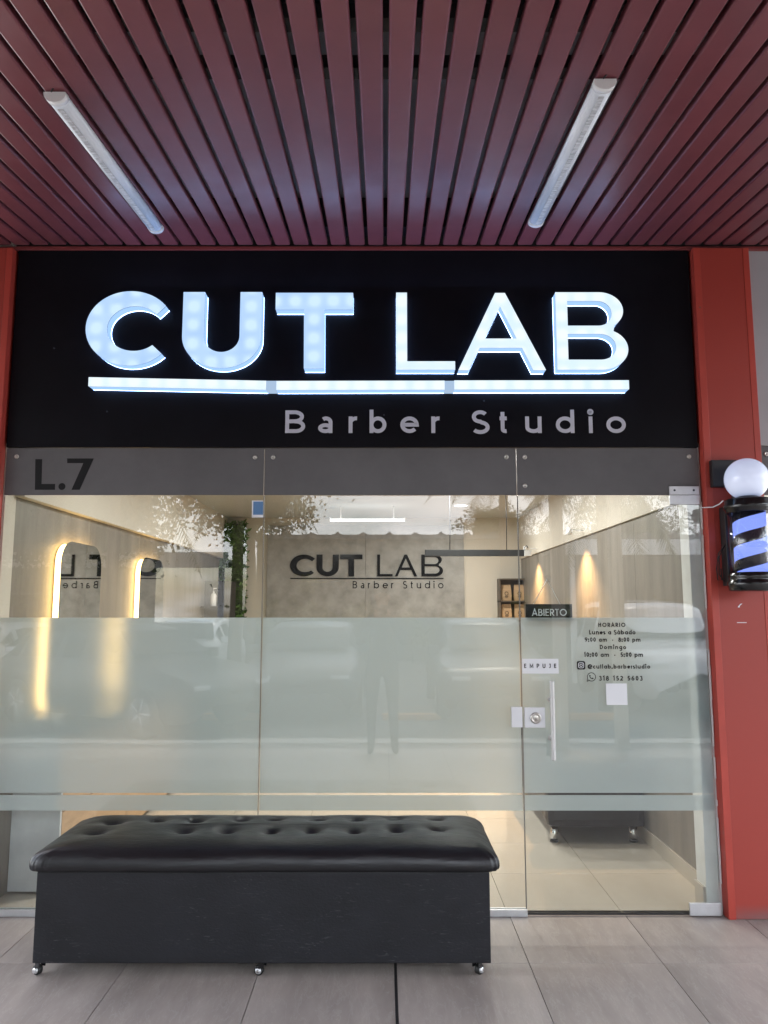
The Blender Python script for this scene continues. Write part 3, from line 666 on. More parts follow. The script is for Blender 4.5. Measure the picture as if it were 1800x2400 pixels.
# ------------------------------------------------------------------ red columns
def column(x0, x1, lab, extra=None):
    t = thing('column', lab, 'column', ((x0 + x1) / 2, 0, 0)); hw = (x1 - x0) / 2; yf = -.052
    b = B()
    b.box(-hw, -hw + .037, yf, .05, .002, 3.548, .002); b.box(hw - .034, hw, yf, .05, .002, 3.548, .002)
    b.box(-hw + .037, hw - .034, yf + .010, .05, .002, 3.548)
    b.obj('casing', 'red', t)
    B().box(-hw + .0375, hw - .0358, yf + .0012, yf + .008, .004, 3.546).obj('perforated_panel', 'perf', t)
    return t
column(1.727, 2.037, 'red perforated metal column carrying the striped barber pole')
column(-2.385, -2.075, 'red perforated metal column at the end beside the L.7 band')
cR = [o for o in col.objects if o.name == 'column'][0]
B().box(-.03, .02, -.0530, -.0512, 1.472, 1.476).obj('scratch', 'vinyl_white', cR)
solid('scratch', [[(-.022, 1.555), (-.006, 1.572), (.004, 1.573), (-.010, 1.562), (-.012, 1.552)]], -.0530, -.0512, ['vinyl_white'], cR)
jl = B(); zz = 0.07
while zz < 2.15:
    h = random.uniform(.02, .12); 
    if random.random() < .7: jl.box(1.7145, 1.7225 + random.uniform(-.002, .002), -.001, .008, zz, min(zz + h, 2.15))
    zz += h
jl.obj('plaster_smear', 'plaster', cR, (-(1.727 + 2.037) / 2, 0, 0))

# ------------------------------------------------------------------ barber pole
PX, PY = 1.874, -.205
pole = thing('barber_pole', 'black barber pole with lit globe and blue stripes on the red column', 'barber pole', (PX, PY, 1.635))
def pl_(pts, name, m, n=40): return B().lathe(pts, (0, 0, 0), n, 'z').obj(name, m, pole)
pl_([(.001, .476), (.040, .478), (.0448, .486)] + [(.1085 * cos(R(a)), .575 + .1085 * sin(R(a))) for a in range(-55, 90, 6)] + [(.0005, .6835)], 'globe', 'globe', 40)
pl_([(.060, .470), (.060, .479), (.046, .486), (.044, .486)], 'globe_collar', 'black_gloss')
pl_([(.108, .400), (.112, .403), (.112, .412), (.118, .418), (.120, .428), (.120, .440), (.114, .447), (.114, .462), (.108, .470), (.02, .472)], 'top_cap', 'black_gloss')
pl_([(.02, .0), (.108, .0), (.114, .006), (.116, .022), (.120, .030), (.120, .044), (.113, .052), (.110, .064), (.113, .070), (.113, .080), (.106, .088), (.106, .094)], 'bottom_cap', 'black_gloss')
pl_([(.104, .0935), (.104, .4005)], 'glass_tube', 'clear', 48)
pl_([(.078, .092), (.078, .402)], 'inner_drum', 'tube_in', 40)
# helical stripes, one ribbon mesh each
per = .128; ns = 1
for s in range(ns):
    b = B(); nst = 140
    z_lo, z_hi = .094, .400
    nst = 260
    for i in range(nst):
        a0 = 2 * pi * i / 60 - pi; a1 = 2 * pi * (i + 1) / 60 - pi
        def zz(a): return -.04 + per * (a / (2 * pi)) + s * per / ns
        def cl(z): return min(max(z, z_lo), z_hi)
        h = per / ns * .56
        q = [cl(zz(a0)), cl(zz(a1)), cl(zz(a1) + h), cl(zz(a0) + h)]
        if q[2] - q[1] < 1e-4 and q[3] - q[0] < 1e-4: continue
        rr = .0795
        b.quad([(rr * cos(a0), rr * sin(a0), q[0]), (rr * cos(a1), rr * sin(a1), q[1]), (rr * cos(a1), rr * sin(a1), q[2]), (rr * cos(a0), rr * sin(a0), q[3])])
    b.obj('stripe', 'stripe_blue', pole)
b = B().box(-.085, .085, .085, .152, .03, .445, .004); b.obj('back_plate', 'black_matt', pole)
B().box(-.125, .03, .115, .152, .555, .700, .004).obj('wall_bracket', 'black_matt', pole)
B().box(-.02, .02, .09, .14, .44, .57, .003).obj('bracket_arm', 'black_matt', pole)
B().tube([(-.085, .10, .24), (-.118, .11, .20), (-.128, .12, .12), (-.120, .13, .06), (-.100, .13, .06), (-.105, .12, .12)], .003, 6).obj('power_cord', 'black_matt', pole)
B().tube([(-.083, .10, .25), (-.112, .12, .18), (-.112, .13, .09), (-.09, .12, .05)], .003, 6).obj('power_cord', 'black_matt', pole)
tag(B().tube([(1.712, -.004, 2.088), (1.728, -.058, 2.083), (1.746, -.080, 2.081), (1.762, -.12, 2.091), (1.762, -.17, 2.103)], .0034, 6).obj('cable', 'white_plastic'), 'thin white cable from the glass front to the barber pole', 'cable')

# ------------------------------------------------------------------ tufted bench on casters
BX0, BX1, BY0, BY1 = -1.485, .452, -.660, -.120
bench = thing('bench', 'black tufted leatherette bench on casters in front of the glass', 'bench', ((BX0 + BX1) / 2, (BY0 + BY1) / 2, 0))
hx, hy = (BX1 - BX0) / 2, (BY1 - BY0) / 2
B().box(-hx, hx, -hy, hy, .062, .428, .004).obj('box', 'box_leather', bench)
def cushion():
    HX, HY = hx + .042, hy + .028; nper = 560; rc = .05
    base = []
    per_ = 2 * (2 * HX + 2 * HY)
    for i in range(nper):
        s_ = per_ * i / nper
        if s_ < 2 * HX: p = (-HX + s_, -HY)
        elif s_ < 2 * HX + 2 * HY: p = (HX, -HY + s_ - 2 * HX)
        elif s_ < 4 * HX + 2 * HY: p = (HX - (s_ - 2 * HX - 2 * HY), HY)
        else: p = (-HX, HY - (s_ - 4 * HX - 2 * HY))
        x, y = p; ax, ay = abs(x) - (HX - rc), abs(y) - (HY - rc)
        if ax > 0 and ay > 0:
            d = math.hypot(ax, ay); x = math.copysign(HX - rc + ax / d * rc, x); y = math.copysign(HY - rc + ay / d * rc, y)
        base.append((x, y))
    prof = [(.040, .430), (.016, .431), (.005, .437), (.001, .446), (0, .456), (.001, .467), (.005, .480), (.011, .492), (.020, .504), (.032, .515), (.046, .524), (.062, .531), (.082, .537), (.103, .5415), (.126, .545)]
    d = .126
    while d < HY - .004: d += .0105; prof.append((min(d, HY - .003), .545 + .009 * (1 - (1 - (d - .126) / (HY - .126)) ** 2)))
    btn = BTN
    vs = []; fs = []
    for k, (ins, z) in enumerate(prof):
        for i, (x, y) in enumerate(base):
            X = x * (HX - ins * (1 + (.8 if x < 0 else .25) * min(1, ins / .03))) / HX; Y = y * (HY - ins) / HY; Z = z
            cd_ = math.hypot(max(0, abs(x) - HX + .11), max(0, abs(y) - HY + .11))
            side = max(0, 1 - ins / .03)
            if side > 0:
                wob = noise.noise(Vector((x * 3, y * 3, .3))) * .006 + noise.noise(Vector((x * 11, y * 11, 2))) * .0022
                fold = 0
                cx_, cy_ = HX - abs(x), HY - abs(y)
                if cx_ < .09 and cy_ < .09: fold = .0035 * sin((x * (1 if abs(cy_) < abs(cx_) else 0) + y * (0 if abs(cy_) < abs(cx_) else 1)) * 330) * (z > .432)
                X += math.copysign(1, x) * (wob + fold) * side * (abs(abs(x) - HX) < .06); Y += math.copysign(1, y) * (wob + fold) * side * (abs(abs(y) - HY) < .06)
            if z > .47:
                for bx, by in btn:
                    dd = ((X - bx) ** 2 + ((Y - by) * 1.15) ** 2)
                    if dd < .03: Z -= .026 * math.exp(-dd / .00065) + .017 * math.exp(-dd / .0042)
                Z += noise.noise(Vector((X * 4, Y * 5, 7))) * .0035 * min(1, (z - .47) / .04)
            vs.append((X, Y, Z))
    n_ = len(base)
    for k in range(len(prof) - 1):
        for i in range(n_): fs.append((k * n_ + i, k * n_ + (i + 1) % n_, (k + 1) * n_ + (i + 1) % n_, (k + 1) * n_ + i))
    k = len(prof) - 1
    h = n_ // 2
    fs.append(tuple(k * n_ + i for i in range(n_)))
    fs.append(tuple(i for i in range(n_ - 1, -1, -1)))
    me = bpy.data.meshes.new('cushion'); me.from_pydata(vs, [], fs); me.materials.append(M['leather'])
    for p in me.polygons: p.use_smooth = True
    me.update(); return link('cushion', me, bench)
BTN = []
for (wx, wy) in ((-1.282, -.305), (-1.082, -.292), (-.895, -.300), (-.683, -.278), (-.528, -.262), (-.317, -.262), (-.132, -.270), (.053, -.248), (.252, -.248),
                 (-1.308, -.463), (-.906, -.463), (-.712, -.456), (-.516, -.463), (-.328, -.456), (-.136, -.463), (.060, -.450), (.247, -.425)):
    BTN.append((wx - (BX0 + BX1) / 2, wy - (BY0 + BY1) / 2))
cu = cushion()
bme = B().lathe([(.0005, .006), (.007, .005), (.011, .001), (.0115, -.004), (.006, -.008)], n=14).mesh('button', 'black_gloss')
for p in BTN: link('button', bme, cu, (p[0], p[1], .510))
def caster():
    root = link('caster', B().box(-.019, .019, -.019, .019, .058, .0618, .001).box(-.0175, -.0135, -.012, .012, .034, .058).box(.0135, .0175, -.012, .012, .034, .058).box(-.0175, -.0135, .006, .022, .018, .0345).box(.0135, .0175, .006, .022, .018, .0345).mesh('caster', 'black_gloss'), bench)
    wh = link('wheel', B().lathe([(.010, -.011), (.0185, -.011), (.0205, -.008), (.0205, .008), (.0185, .011), (.010, .011)], n=24, axis='x').mesh('wheel', 'rubber'), root, (0, .014, .0208))
    link('hub', B().lathe([(.001, -.0185), (.006, -.0183), (.0115, -.0179), (.014, -.012), (.014, .012), (.0115, .0179), (.006, .0183), (.001, .0185)], n=20, axis='x').mesh('hub', 'alu'), root, (0, .014, .0208))
    link('bolt', B().lathe([(.0045, -.021), (.0045, .021)], n=10, axis='x').mesh('bolt', 'chrome'), root, (0, .014, .0208))
    return root
cst = caster(); first = True
for x, y, rz in ((-hx + .02, -hy + .035, 1.1), (-.002, -hy + .035, 1.35), (hx - .055, -hy + .035, -.7), (-hx + .03, hy - .04, .3), (-.0, hy - .04, 2), (hx - .05, hy - .04, 1)):
    c = cst if first else dup(cst); first = False
    c.parent = bench; c.location = (x, y, 0); c.rotation_euler = (0, 0, rz)

# ------------------------------------------------------------------ inside the shop
def bmirror(yc, lab):
    t = thing('backlit_mirror', lab, 'mirror', (-2.064, yc, 1.445), 0, 'backlit mirrors on the left wall')
    W, H_ = .67, 1.06
    def rr(a, b_, r): return [(p[0], p[1]) for p in rrect(-a, a, -b_, b_, r, 8)]
    o = rr(W / 2, H_ / 2, .15)
    b = B(); v0 = [b.bm.verts.new((.052, p[0], p[1])) for p in o]; v1 = [b.bm.verts.new((.047, p[0], p[1])) for p in o]
    b.bm.faces.new(v0); b.bm.faces.new(v1)
    for i in range(len(o)): b.bm.faces.new((v0[i], v0[(i + 1) % len(o)], v1[(i + 1) % len(o)], v1[i]))
    b.obj('mirror_glass', 'mirror', t)
    o2 = rr(W / 2 - .016, H_ / 2 - .016, .135)
    b = B(); v0 = [b.bm.verts.new((.0465, p[0], p[1])) for p in o2]; v1 = [b.bm.verts.new((.006, p[0], p[1])) for p in o2]
    for i in range(len(o2)): b.bm.faces.new((v0[i], v0[(i + 1) % len(o2)], v1[(i + 1) % len(o2)], v1[i]))
    b.obj('led_strip', 'led_warm', t)
    return t
bmirror(1.00, 'rounded backlit mirror with yellow glow nearest the glass front')
bmirror(2.55, 'rounded backlit mirror with yellow glow farther into the shop')
stn = thing('barber_counter', 'long oak fronted counter with grey ends under the mirrors', 'counter', (-2.06, .30, 0))
B().box(0, .27, 0, .02, .012, .86).obj('end_panel', 'cement', stn)
B().box(0, .25, .02, 3.3, .012, .855).obj('carcass', 'dark_wood', stn)
for k in range(3):
    for z0, z1 in ((.03, .42), (.427, .60), (.607, .85)):
        B().box(.2505, .272, .022 + k * 1.09, .022 + k * 1.09 + 1.082, z0, z1, .001).obj('drawer', 'oak', stn)
B().box(-.0, .36, -.01, 3.31, .862, .90, .002).obj('counter_top', 'black_gloss', stn)
B().box(.05, .20, .12, .24, .9005, .93).obj('tray', 'white_plastic', stn)
# logo on the back wall
logo = thing('wall_logo', 'black CUT LAB lettering on the grey back wall panel', 'sign', (0, 0, 0))
for c, x0, x1 in (('C', -1.195, -.879), ('U', -.859, -.575), ('T', -.558, -.274), ('L', -.086, .109), ('A', .138, .421), ('B', .475, .75)):
    xs = [p[0] for lp_ in BIG[c] for p in lp_]; zs = [p[1] for lp_ in BIG[c] for p in lp_]; a0, a1, b0, b1 = min(xs), max(xs), min(zs), max(zs)
    lps = [[(x0 + (p[0] - a0) / (a1 - a0) * (x1 - x0), 1.949 + (p[1] - b0) / (b1 - b0) * .276) for p in lp_] for lp_ in BIG[c]]
    solid('letter', lps, 5.585, 5.5995, ['logo_black', 'logo_black'], logo)
solid('underline', [[(-1.191, 1.928), (-1.191, 1.916), (.755, 1.916), (.755, 1.928)]], 5.585, 5.5995, ['logo_black', 'logo_black'], logo)
lettering('letter', 'Barber Studio', -.397, .754, 1.797, .092, 5.596, 'logo_black', logo, .125, 'mont', each=True)
# vertical garden strip
gw = thing('green_wall', 'narrow vertical garden of green leaves in the back corner', 'plants', (-1.92, 5.56, 0))
B().box(-.15, .15, .04, .085, .02, 2.62).obj('backing_board', 'black_matt', gw)
b = B(); rnd = random.Random(3)
for i in range(9000):
    p = Vector((rnd.uniform(-.165, .165), rnd.uniform(-.12, .04), rnd.uniform(.05, 2.62))); s_ = rnd.uniform(.04, .09); d = Vector((rnd.uniform(-1, 1), rnd.uniform(-1, .1), rnd.uniform(-1, .6))).normalized() * s_
    u = d.cross(Vector((rnd.random(), rnd.random(), rnd.random()))).normalized() * s_ * .22
    b.quad([p, p + d * .5 + u, p + d, p + d * .5 - u])
lf = b.obj('leaves', 'leaf_in', gw); lf['kind'] = 'stuff'
# black cabinet with a white bottle on the left wall
ws = thing('wall_cabinet', 'black wall cabinet on the left wall near the garden strip', 'cabinet', (-2.063, 4.95, 1.40))
B().box(0, .262, -.25, -.235, 0, .46).obj('side', 'black_matt', ws); B().box(0, .262, .235, .25, 0, .46).obj('side', 'black_matt', ws)
for z in (0, .225, .445): B().box(.0, .26, -.2345, .2345, z, z + .015).obj('shelf', 'black_matt', ws)
B().box(.255, .262, -.234, .234, .016, .444).obj('door', 'black_matt', ws)
B().box(.01, .20, -.46, -.252, .155, .170).obj('ledge', 'black_matt', ws)
bt = thing('bottle', 'tall white pump bottle in front of the black wall cabinet', 'bottle', (-1.935, 4.60, 1.5705))
B().lathe([(.001, 0), (.030, 0), (.032, .01), (.032, .12), (.024, .14), (.012, .148), (.001, .148)], n=20).obj('body', 'white_plastic', bt)
B().lathe([(.010, .1485), (.010, .165), (.004, .166), (.004, .20), (.001, .20)], n=12).box(-.004, .032, -.005, .005, .196, .206).obj('pump', 'white_plastic', bt)
# shelf with kraft bags
sh = thing('display_shelf', 'dark wooden box shelf of paper bags on the back wall', 'shelf', (1.62, 5.44, 1.40))
B().box(-.165, .165, .19, .205, 0, .50).obj('back', 'dark_wood', sh)
for x in (-.18, .165): B().box(x, x + .015, 0, .205, 0, .50).obj('side', 'dark_wood', sh)
for z in (-.016, .225, .5005): B().box(-.18, .18, 0, .205, z, z + .0155).obj('board', 'dark_wood', sh)
def bag():
    t = thing('paper_bag', 'x', 'bag', (0, 0, 0), 0, 'kraft paper bags on the shelf'); b = B()
    st = [(0, .062, .035), (.05, .064, .04), (.13, .062, .03), (.175, .060, .008), (.20, .058, .005)]; rg = []
    for z, a, d in st: rg.append([b.bm.verts.new(p) for p in ((-a, -d, z), (0, -d * 1.12, z), (a, -d, z), (a, d, z), (0, d * 1.1, z), (-a, d, z))])
    for p, q in zip(rg, rg[1:]):
        for i in range(6): b.bm.faces.new((p[i], p[(i + 1) % 6], q[(i + 1) % 6], q[i]))
    b.bm.faces.new(rg[0]); b.bm.faces.new(rg[-1]); b.obj('body', 'kraft', t)
    b = B(); 
    for q, ww in ((ell(0, .088, .021, .021, 0, 360, 18), .006), ([(-.022, .055), (.022, .055)], .008), ([(-.016, .042), (.016, .042)], .006)):
        for f in stroke_faces(q, ww): b.quad([(v.x, -.0465, v.y) for v in f])
    b.obj('print', 'kraft_print', t)
    return t
b0 = bag(); kk = 0
for x, z, lb in ((-.085, .2415, 'first of two bags on the upper shelf, away from the wall'), (.078, .2415, 'paper bag on the upper shelf beside the side wall'), (-.085, .0, 'first of two bags on the lower shelf, away from the wall'), (.078, .0, 'paper bag on the lower shelf beside the side wall')):
    c = b0 if kk == 0 else dup(b0); kk += 1
    c.location = (1.62 + x, 5.54, 1.4005 + z); c['label'] = 'kraft ' + lb
# hanging linear lamp
pd = thing('pendant_lamp', 'black linear pendant lamp hung on two thin cables', 'pendant lamp', (.78, 2.6, 2.03))
B().box(-.42, .45, -.022, .022, -.028, .028, .002).obj('lamp_body', 'black_matt', pd)
B().box(-.40, .43, -.014, .014, -.0185, -.0162).obj('led_strip', 'led_pendant', pd) if 'led_pendant' in M else None
for x in (-.20, .30): B().tube([(x, 0, .016), (x + .004, 0, .30), (x, 0, .668)], .004, 6).obj('cable', 'black_matt', pd)
B().box(.451, .515, -.025, .025, -.028, .022, .003).obj('end_box', 'steel', pd)
B().tube([(.46, 0, .022), (.458, 0, .05), (.475, 0, .065), (.488, 0, .045)], .005, 6).obj('hook', 'black_matt', pd)
# ceiling tube and spots
tb = thing('tube_light', 'lit white tube light across the shop ceiling', 'ceiling light', (-.19, 4.5, 2.54))
B().box(-.42, .42, -.018, .018, -.012, .012, .004).obj('tube', 'led_cool', tb)
for x in (-.43, .42): B().box(x, x + .012, -.022, .022, -.016, .03).obj('end_cap', 'white_plastic', tb)
for x in (-.3, .3): B().box(x - .008, x + .008, -.008, .008, .0125, .16).obj('hanger', 'white_plastic', tb)
DL = [(.86, 4.37), (-.75, 2.9), (.62, 2.4), (-.75, 1.0), (.62, 1.5)]
for k, (x, y) in enumerate(DL):
    t = thing('downlight', 'x', 'ceiling light', (x, y, 2.70), 0, 'round downlights in the shop ceiling')
    t['label'] = ['round lit downlight above the cream back wall', 'round downlight over the farther mirror', 'round downlight over the wall spot above the sofa', 'round downlight over the mirror nearest the glass', 'round downlight just inside the glass door'][k]
    B().lathe([(.075, -.012), (.085, -.010), (.09, -.0005)], n=24).obj('ring', 'white_plastic', t)
    B().lathe([(.0005, -.0135), (.070, -.0135), (.072, -.0125)], n=24).obj('lens', 'led_cool', t)
    lamp('downlight_lamp', 'AREA', (0, 0, -.02), 7.6, (1, .97, .935), t, shape='DISK', size=.14)
for k, y in enumerate((4.55, 2.5)):
    t = thing('wall_spot', 'small warm spotlight washing the side wall ' + ('beside the shelf' if k == 0 else 'above the sofa'), 'spotlight', (1.61, y, 2.215), 0, 'warm wall spots')
    B().lathe([(.001, .03), (.020, .03), (.022, .02), (.022, -.03), (.017, -.03), (.015, -.01), (.001, -.01)], n=16).obj('can', 'white_plastic', t)
    B().box(.023, .124, -.006, .006, .0, .012).obj('bracket', 'white_plastic', t)
    l = lamp('spot_lamp', 'SPOT', (0, 0, -.035), 58, (1, .58, .25), t, spot_size=R(118), spot_blend=1.0, shadow_soft_size=.02)
    l.rotation_euler = (0, R(10), 0)
# sofa along the right wall
sf = thing('sofa', 'black leather sofa on chrome legs inside behind the door', 'sofa', (1.12, 1.17, 0))
B().box(0, .62, .02, 1.75, .102, .30, .03).obj('base', 'leather', sf)
B().box(-.04, .62, 0, .20, .106, .60, .05).obj('arm', 'leather', sf)
B().box(-.04, .62, 1.60, 1.80, .106, .60, .05).obj('arm', 'leather', sf)
B().box(.40, .62, .205, 1.595, .305, .80, .05).obj('backrest', 'leather', sf)
for k in range(2): B().box(-.02, .395, .205 + k * .697, .898 + k * .697, .305, .45, .04).obj('seat_cushion', 'leather', sf)
for x in (.02, .55):
    for y in (.07, 1.68):
        lg = B().lathe([(.026, .012), (.026, .101)], (x, y, 0), 18).obj('leg', 'chrome', sf)
        B().lathe([(.028, .0005), (.028, .012)], (x, y, 0), 18).obj('foot', 'rubber', lg)

# ------------------------------------------------------------------ neighbour on the right
nb = thing('neighbour_front', 'pale neighbouring shopfront beyond the red column', 'shopfront', (2.037, 0, 0))
B().box(.002, 2.2, .0, .05, 2.435, 3.556).obj('sign_panel', 'nb_panel' if 'nb_panel' in M else 'plaster', nb)
B().box(.002, 2.2, .005, .015, 2.158, 2.432).obj('glass_panel', 'transom', nb)
B().lathe([(.0125, .0045), (.0125, .002), (.010, -.001), (.006, -.001), (.0055, .002), (.001, .002)], (.053, 0, 2.386), 18, 'y').obj('screw', 'screw', nb)
B().box(.002, 2.2, .005, .015, .03, 2.155).obj('pane', 'glass', nb)
B().box(.002, 2.2, 1.5, 1.6, .0, 3.5).obj('wall', 'cream', nb)
B().box(.002, 2.2, -.005, .025, .001, .0295).obj('sill', 'alu', nb)

# ------------------------------------------------------------------ behind the camera: what the glass reflects
bl = thing('far_building', 'long grey building with corrugated roof across the car park', 'building', (4, -21, -.16))
B().box(-8.2, 16, -4, 0, 0, 3.95).obj('wall', 'far_wall', bl)
b = B(); nx = 250; x0, x1 = -8.5, 16.3
row0 = []; row1 = []; row2 = []
for i in range(nx):
    x = x0 + (x1 - x0) * i / (nx - 1); ph = (x / .85) % 1; h = .11 * max(0, 1 - abs(ph - .5) / .14)
    row0.append(b.bm.verts.new((x, .25, 4.10 + h))); row1.append(b.bm.verts.new((x, -4.4, 3.98 + h))); row2.append(b.bm.verts.new((x, .25, 3.97)))
for i in range(nx - 1):
    b.bm.faces.new((row0[i], row0[i + 1], row1[i + 1], row1[i])); b.bm.faces.new((row2[i], row2[i + 1], row0[i + 1], row0[i]))
b.obj('roof', 'far_roof', bl)
for x in (9.5, 13.5):
    wn = B().box(x, x + 1.6, .002, .05, .9, 2.2).obj('window', 'white_fascia', bl); B().box(x + .08, x + 1.52, .052, .06, .98, 2.12).obj('pane', 'car_glass', wn)
for nm, x0, x1, yy, hh, lb in (('low_building', -34, -8.7, -20, 4.1, 'low dark building behind the trees on the mirror side'), ('low_building', 21, 44, -22, 4.3, 'low dark building beyond the carport on the door side')):
    t = thing(nm, lb, 'building', ((x0 + x1) / 2, yy, -.16)); h = (x1 - x0) / 2
    B().box(-h, h, -5, 0, 0, hh).obj('wall', 'far_wall', t); B().box(-h - .3, h + .3, -5.3, .3, hh + .003, hh + .2).obj('roof', 'far_roof', t)
    for k in range(4):
        x = -h + 2 + k * (2 * h - 5) / 3; wn = B().box(x, x + 1.6, .002, .05, 1, 2.2).obj('window', 'far_roof', t); B().box(x + .08, x + 1.52, .052, .06, 1.08, 2.12).obj('pane', 'car_glass', wn)
def carport(x0, x1, y, z, lab):
    t = thing('carport', lab, 'carport', ((x0 + x1) / 2, y, -.16)); h = (x1 - x0) / 2
    B().box(-h, h, -2.6, 0, z + .02, z + .08).obj('roof', 'far_roof', t)
    B().box(-h, h, 0.001, .06, z - .12, z + .24).obj('fascia', 'white_fascia', t)
    for x in (-h + .2, h - .2): B().box(x - .06, x + .06, -.3, -.18, 0, z + .02).obj('post', 'white_fascia', t)
carport(-11, -3.6, -13.5, 2.75, 'carport with white fascia on the side of the mirrors'); carport(4.2, 11, -13.5, 3.05, 'carport with white fascia on the side of the door')
for x, lb in ((1.99, 'pale square canopy post nearer the middle of the shopfront'), (2.66, 'pale square canopy post nearer the barber pole')):
    t = thing('canopy_post', lb, 'post', (x, -4.66, 0), 0, 'pale canopy posts')
    B().box(-.065, .065, -.065, .065, .012, 3.06, .004).obj('shaft', 'cream', t); B().box(-.10, .10, -.09, .09, .0005, .012).obj('base_plate', 'cream', t)

def car(loc, rz, paint, lab, Ln=4.3, W=1.78, H=1.46, suv=False):
    t = thing('parked_car', lab, 'car', loc, rz, 'cars parked facing the shops'); hw = W / 2
    zb = .95 if not suv else 1.05
    st = ([(-.50, .36, .62, .86, .62), (-.485, .26, .80, .98, .60), (-.44, .20, .90, 1.06, .62), (-.36, .2, .93, H * .93, .70), (-.22, .2, .95, H, .74), (0, .2, .95, H, .75), (.10, .2, .94, H * .965, .74), (.235, .2, .92, .99, .66), (.36, .2, .88, .92, .70), (.45, .22, .80, .83, .70), (.49, .26, .68, .70, .62), (.5, .36, .58, .60, .55)]
          if not suv else
          [(-.50, .40, .80, 1.0, .70), (-.49, .30, .95, 1.22, .70), (-.46, .24, 1.02, H * .92, .72), (-.40, .24, 1.04, H * .985, .74), (-.2, .24, 1.04, H, .76), (.04, .24, 1.03, H * .985, .76), (.14, .24, 1.02, H * .93, .74), (.255, .24, 1.02, 1.09, .68), (.37, .24, .99, 1.04, .72), (.46, .26, .92, .96, .70), (.495, .30, .78, .80, .64), (.5, .40, .66, .68, .58)])
    def itp(u):
        for a, b_ in zip(st, st[1:]):
            if a[0] <= u <= b_[0]:
                f = (u - a[0]) / (b_[0] - a[0]); f = f
                return [a[k] + (b_[k] - a[k]) * f for k in range(5)]
        return list(st[-1])
    us = [-.5 + i / 60 for i in range(61)]; b = B(); g = B(); rings = []
    for u in us:
        _, zl, zbt, zt, wt = itp(u); taper = 1 - .18 * max(0, (abs(u) - .38) / .12) ** 2
        w1 = hw * taper; zm = zl + (zbt - zl) * .55; cab = max(0, min(1, (zt - zbt) / .25)); wtop = hw * taper * (wt + (1 - cab) * .22)
        ring = [(w1 * .86, zl), (w1 * .97, zl + .10), (w1, zm), (w1 * .965, zbt), (w1 * .95 * (1 - .0) if cab > .2 else w1 * .93, zbt + .02), (wtop, zt - .05 * cab - .004), (wtop * .86, zt - .008), (wtop * .45, zt + .004), (0, zt + .01)]
        rings.append([(u * Ln, y, z) for y, z in ring])
    for sgn in (1, -1):
        vs = [[b.bm.verts.new((p[0], p[1] * sgn, p[2])) for p in r] for r in rings]
        for i in range(60):
            for j in range(8):
                f = b.bm.faces.new((vs[i][j], vs[i + 1][j], vs[i + 1][j + 1], vs[i][j + 1])); f.smooth = True
        b.bm.faces.new([v for v in vs[0]]); b.bm.faces.new([v for v in vs[-1]])
        pil = [-.345, -.13, .085] if suv else [-.31, -.10, .08]
        for i in range(60):     # side windows
            u = us[i] + 1 / 120; zt = rings[i][5][2]; zbt = rings[i][4][2]
            lo, hi = (-.43, .19) if suv else (-.37, .17)
            if lo < u < hi and min(rings[i][5][2] - rings[i][4][2], rings[i + 1][5][2] - rings[i + 1][4][2]) > .14 and all(abs(u - q) > .012 for q in pil):
                def L2(p, q, f): return (p[0], (p[1] + (q[1] - p[1]) * f) * sgn + .006 * sgn, p[2] + (q[2] - p[2]) * f)
                g.quad([L2(rings[i][4], rings[i][5], .08), L2(rings[i + 1][4], rings[i + 1][5], .08), L2(rings[i + 1][4], rings[i + 1][5], .90), L2(rings[i][4], rings[i][5], .90)])
    bmesh.ops.remove_doubles(b.bm, verts=b.bm.verts[:], dist=.0005)
    b.obj('body', paint, t); g.obj('side_window', 'car_glass', t)
    def screen(u0, u1, name):
        q = B(); a = itp(u0); c_ = itp(u1); w0 = hw * .80; w1 = hw * a[4] * .86
        n = Vector((abs(c_[3] - a[3]), 0, abs(u1 - u0) * Ln)).normalized() * .02 * 1; sx = 1 if u1 > 0 else -1
        q.quad([(u0 * Ln + n.x * sx, -w1, a[3] - .0 + n.z), (u0 * Ln + n.x * sx, w1, a[3] + n.z), (u1 * Ln + n.x * sx, w0, c_[3] + .03 + n.z), (u1 * Ln + n.x * sx, -w0, c_[3] + .03 + n.z)]); q.obj(name, 'car_glass', t)
    if suv: screen(.06, .245, 'windscreen'); screen(-.455, -.488, 'rear_window')
    else: screen(.115, .225, 'windscreen'); screen(-.37, -.44, 'rear_window')
    for x in (-.295 * Ln, .31 * Ln):
        for s in (-1, 1):
            rw = .33 if not suv else .37
            wh = B().lathe([(.22, -.10), (rw - .02, -.10), (rw, -.07), (rw, .07), (rw - .02, .10), (.22, .10)], (0, 0, 0), 28, 'y').obj('wheel', 'rubber', t, (x, s * (hw - .08), rw))
            q = B().lathe([(.03, s * .085), (.06, s * .098), (.03, s * .10)], n=14, axis='y')
            q.lathe([(.205, -.06), (.225, s * .095), (.215, s * .1)], n=24, axis='y')
            for k in range(5):
                a = 2 * pi * k / 5; q.tube([(.03 * cos(a), s * .09, .03 * sin(a)), (.21 * cos(a), s * .085, .21 * sin(a))], .022, 6)
            q.obj('rim', 'alu', wh)
    for s in (-1, 1):
        a = itp(.47); B().box(Ln * .470, Ln * .492, s * hw * .66 - .14, s * hw * .66 + .14, a[2] - .15, a[2] - .03, .015).obj('headlight', 'lamp_clear', t)
        a = itp(-.485); B().box(-Ln * .497, -Ln * .478, s * hw * .72 - .10, s * hw * .72 + .10, a[2] - .16, a[2] + .02, .015).obj('tail_light', 'lamp_red', t)
        B().box(Ln * .17, Ln * .21, s * (hw + .02) - .09, s * (hw + .02) + .09, zb + .02, zb + .16, .03).obj('wing_mirror', paint, t)
    B().box(Ln * .485, Ln * .503, -.35, .35, .44, .56, .01).obj('grille', 'black_matt', t)
    return t
GZ = -.16
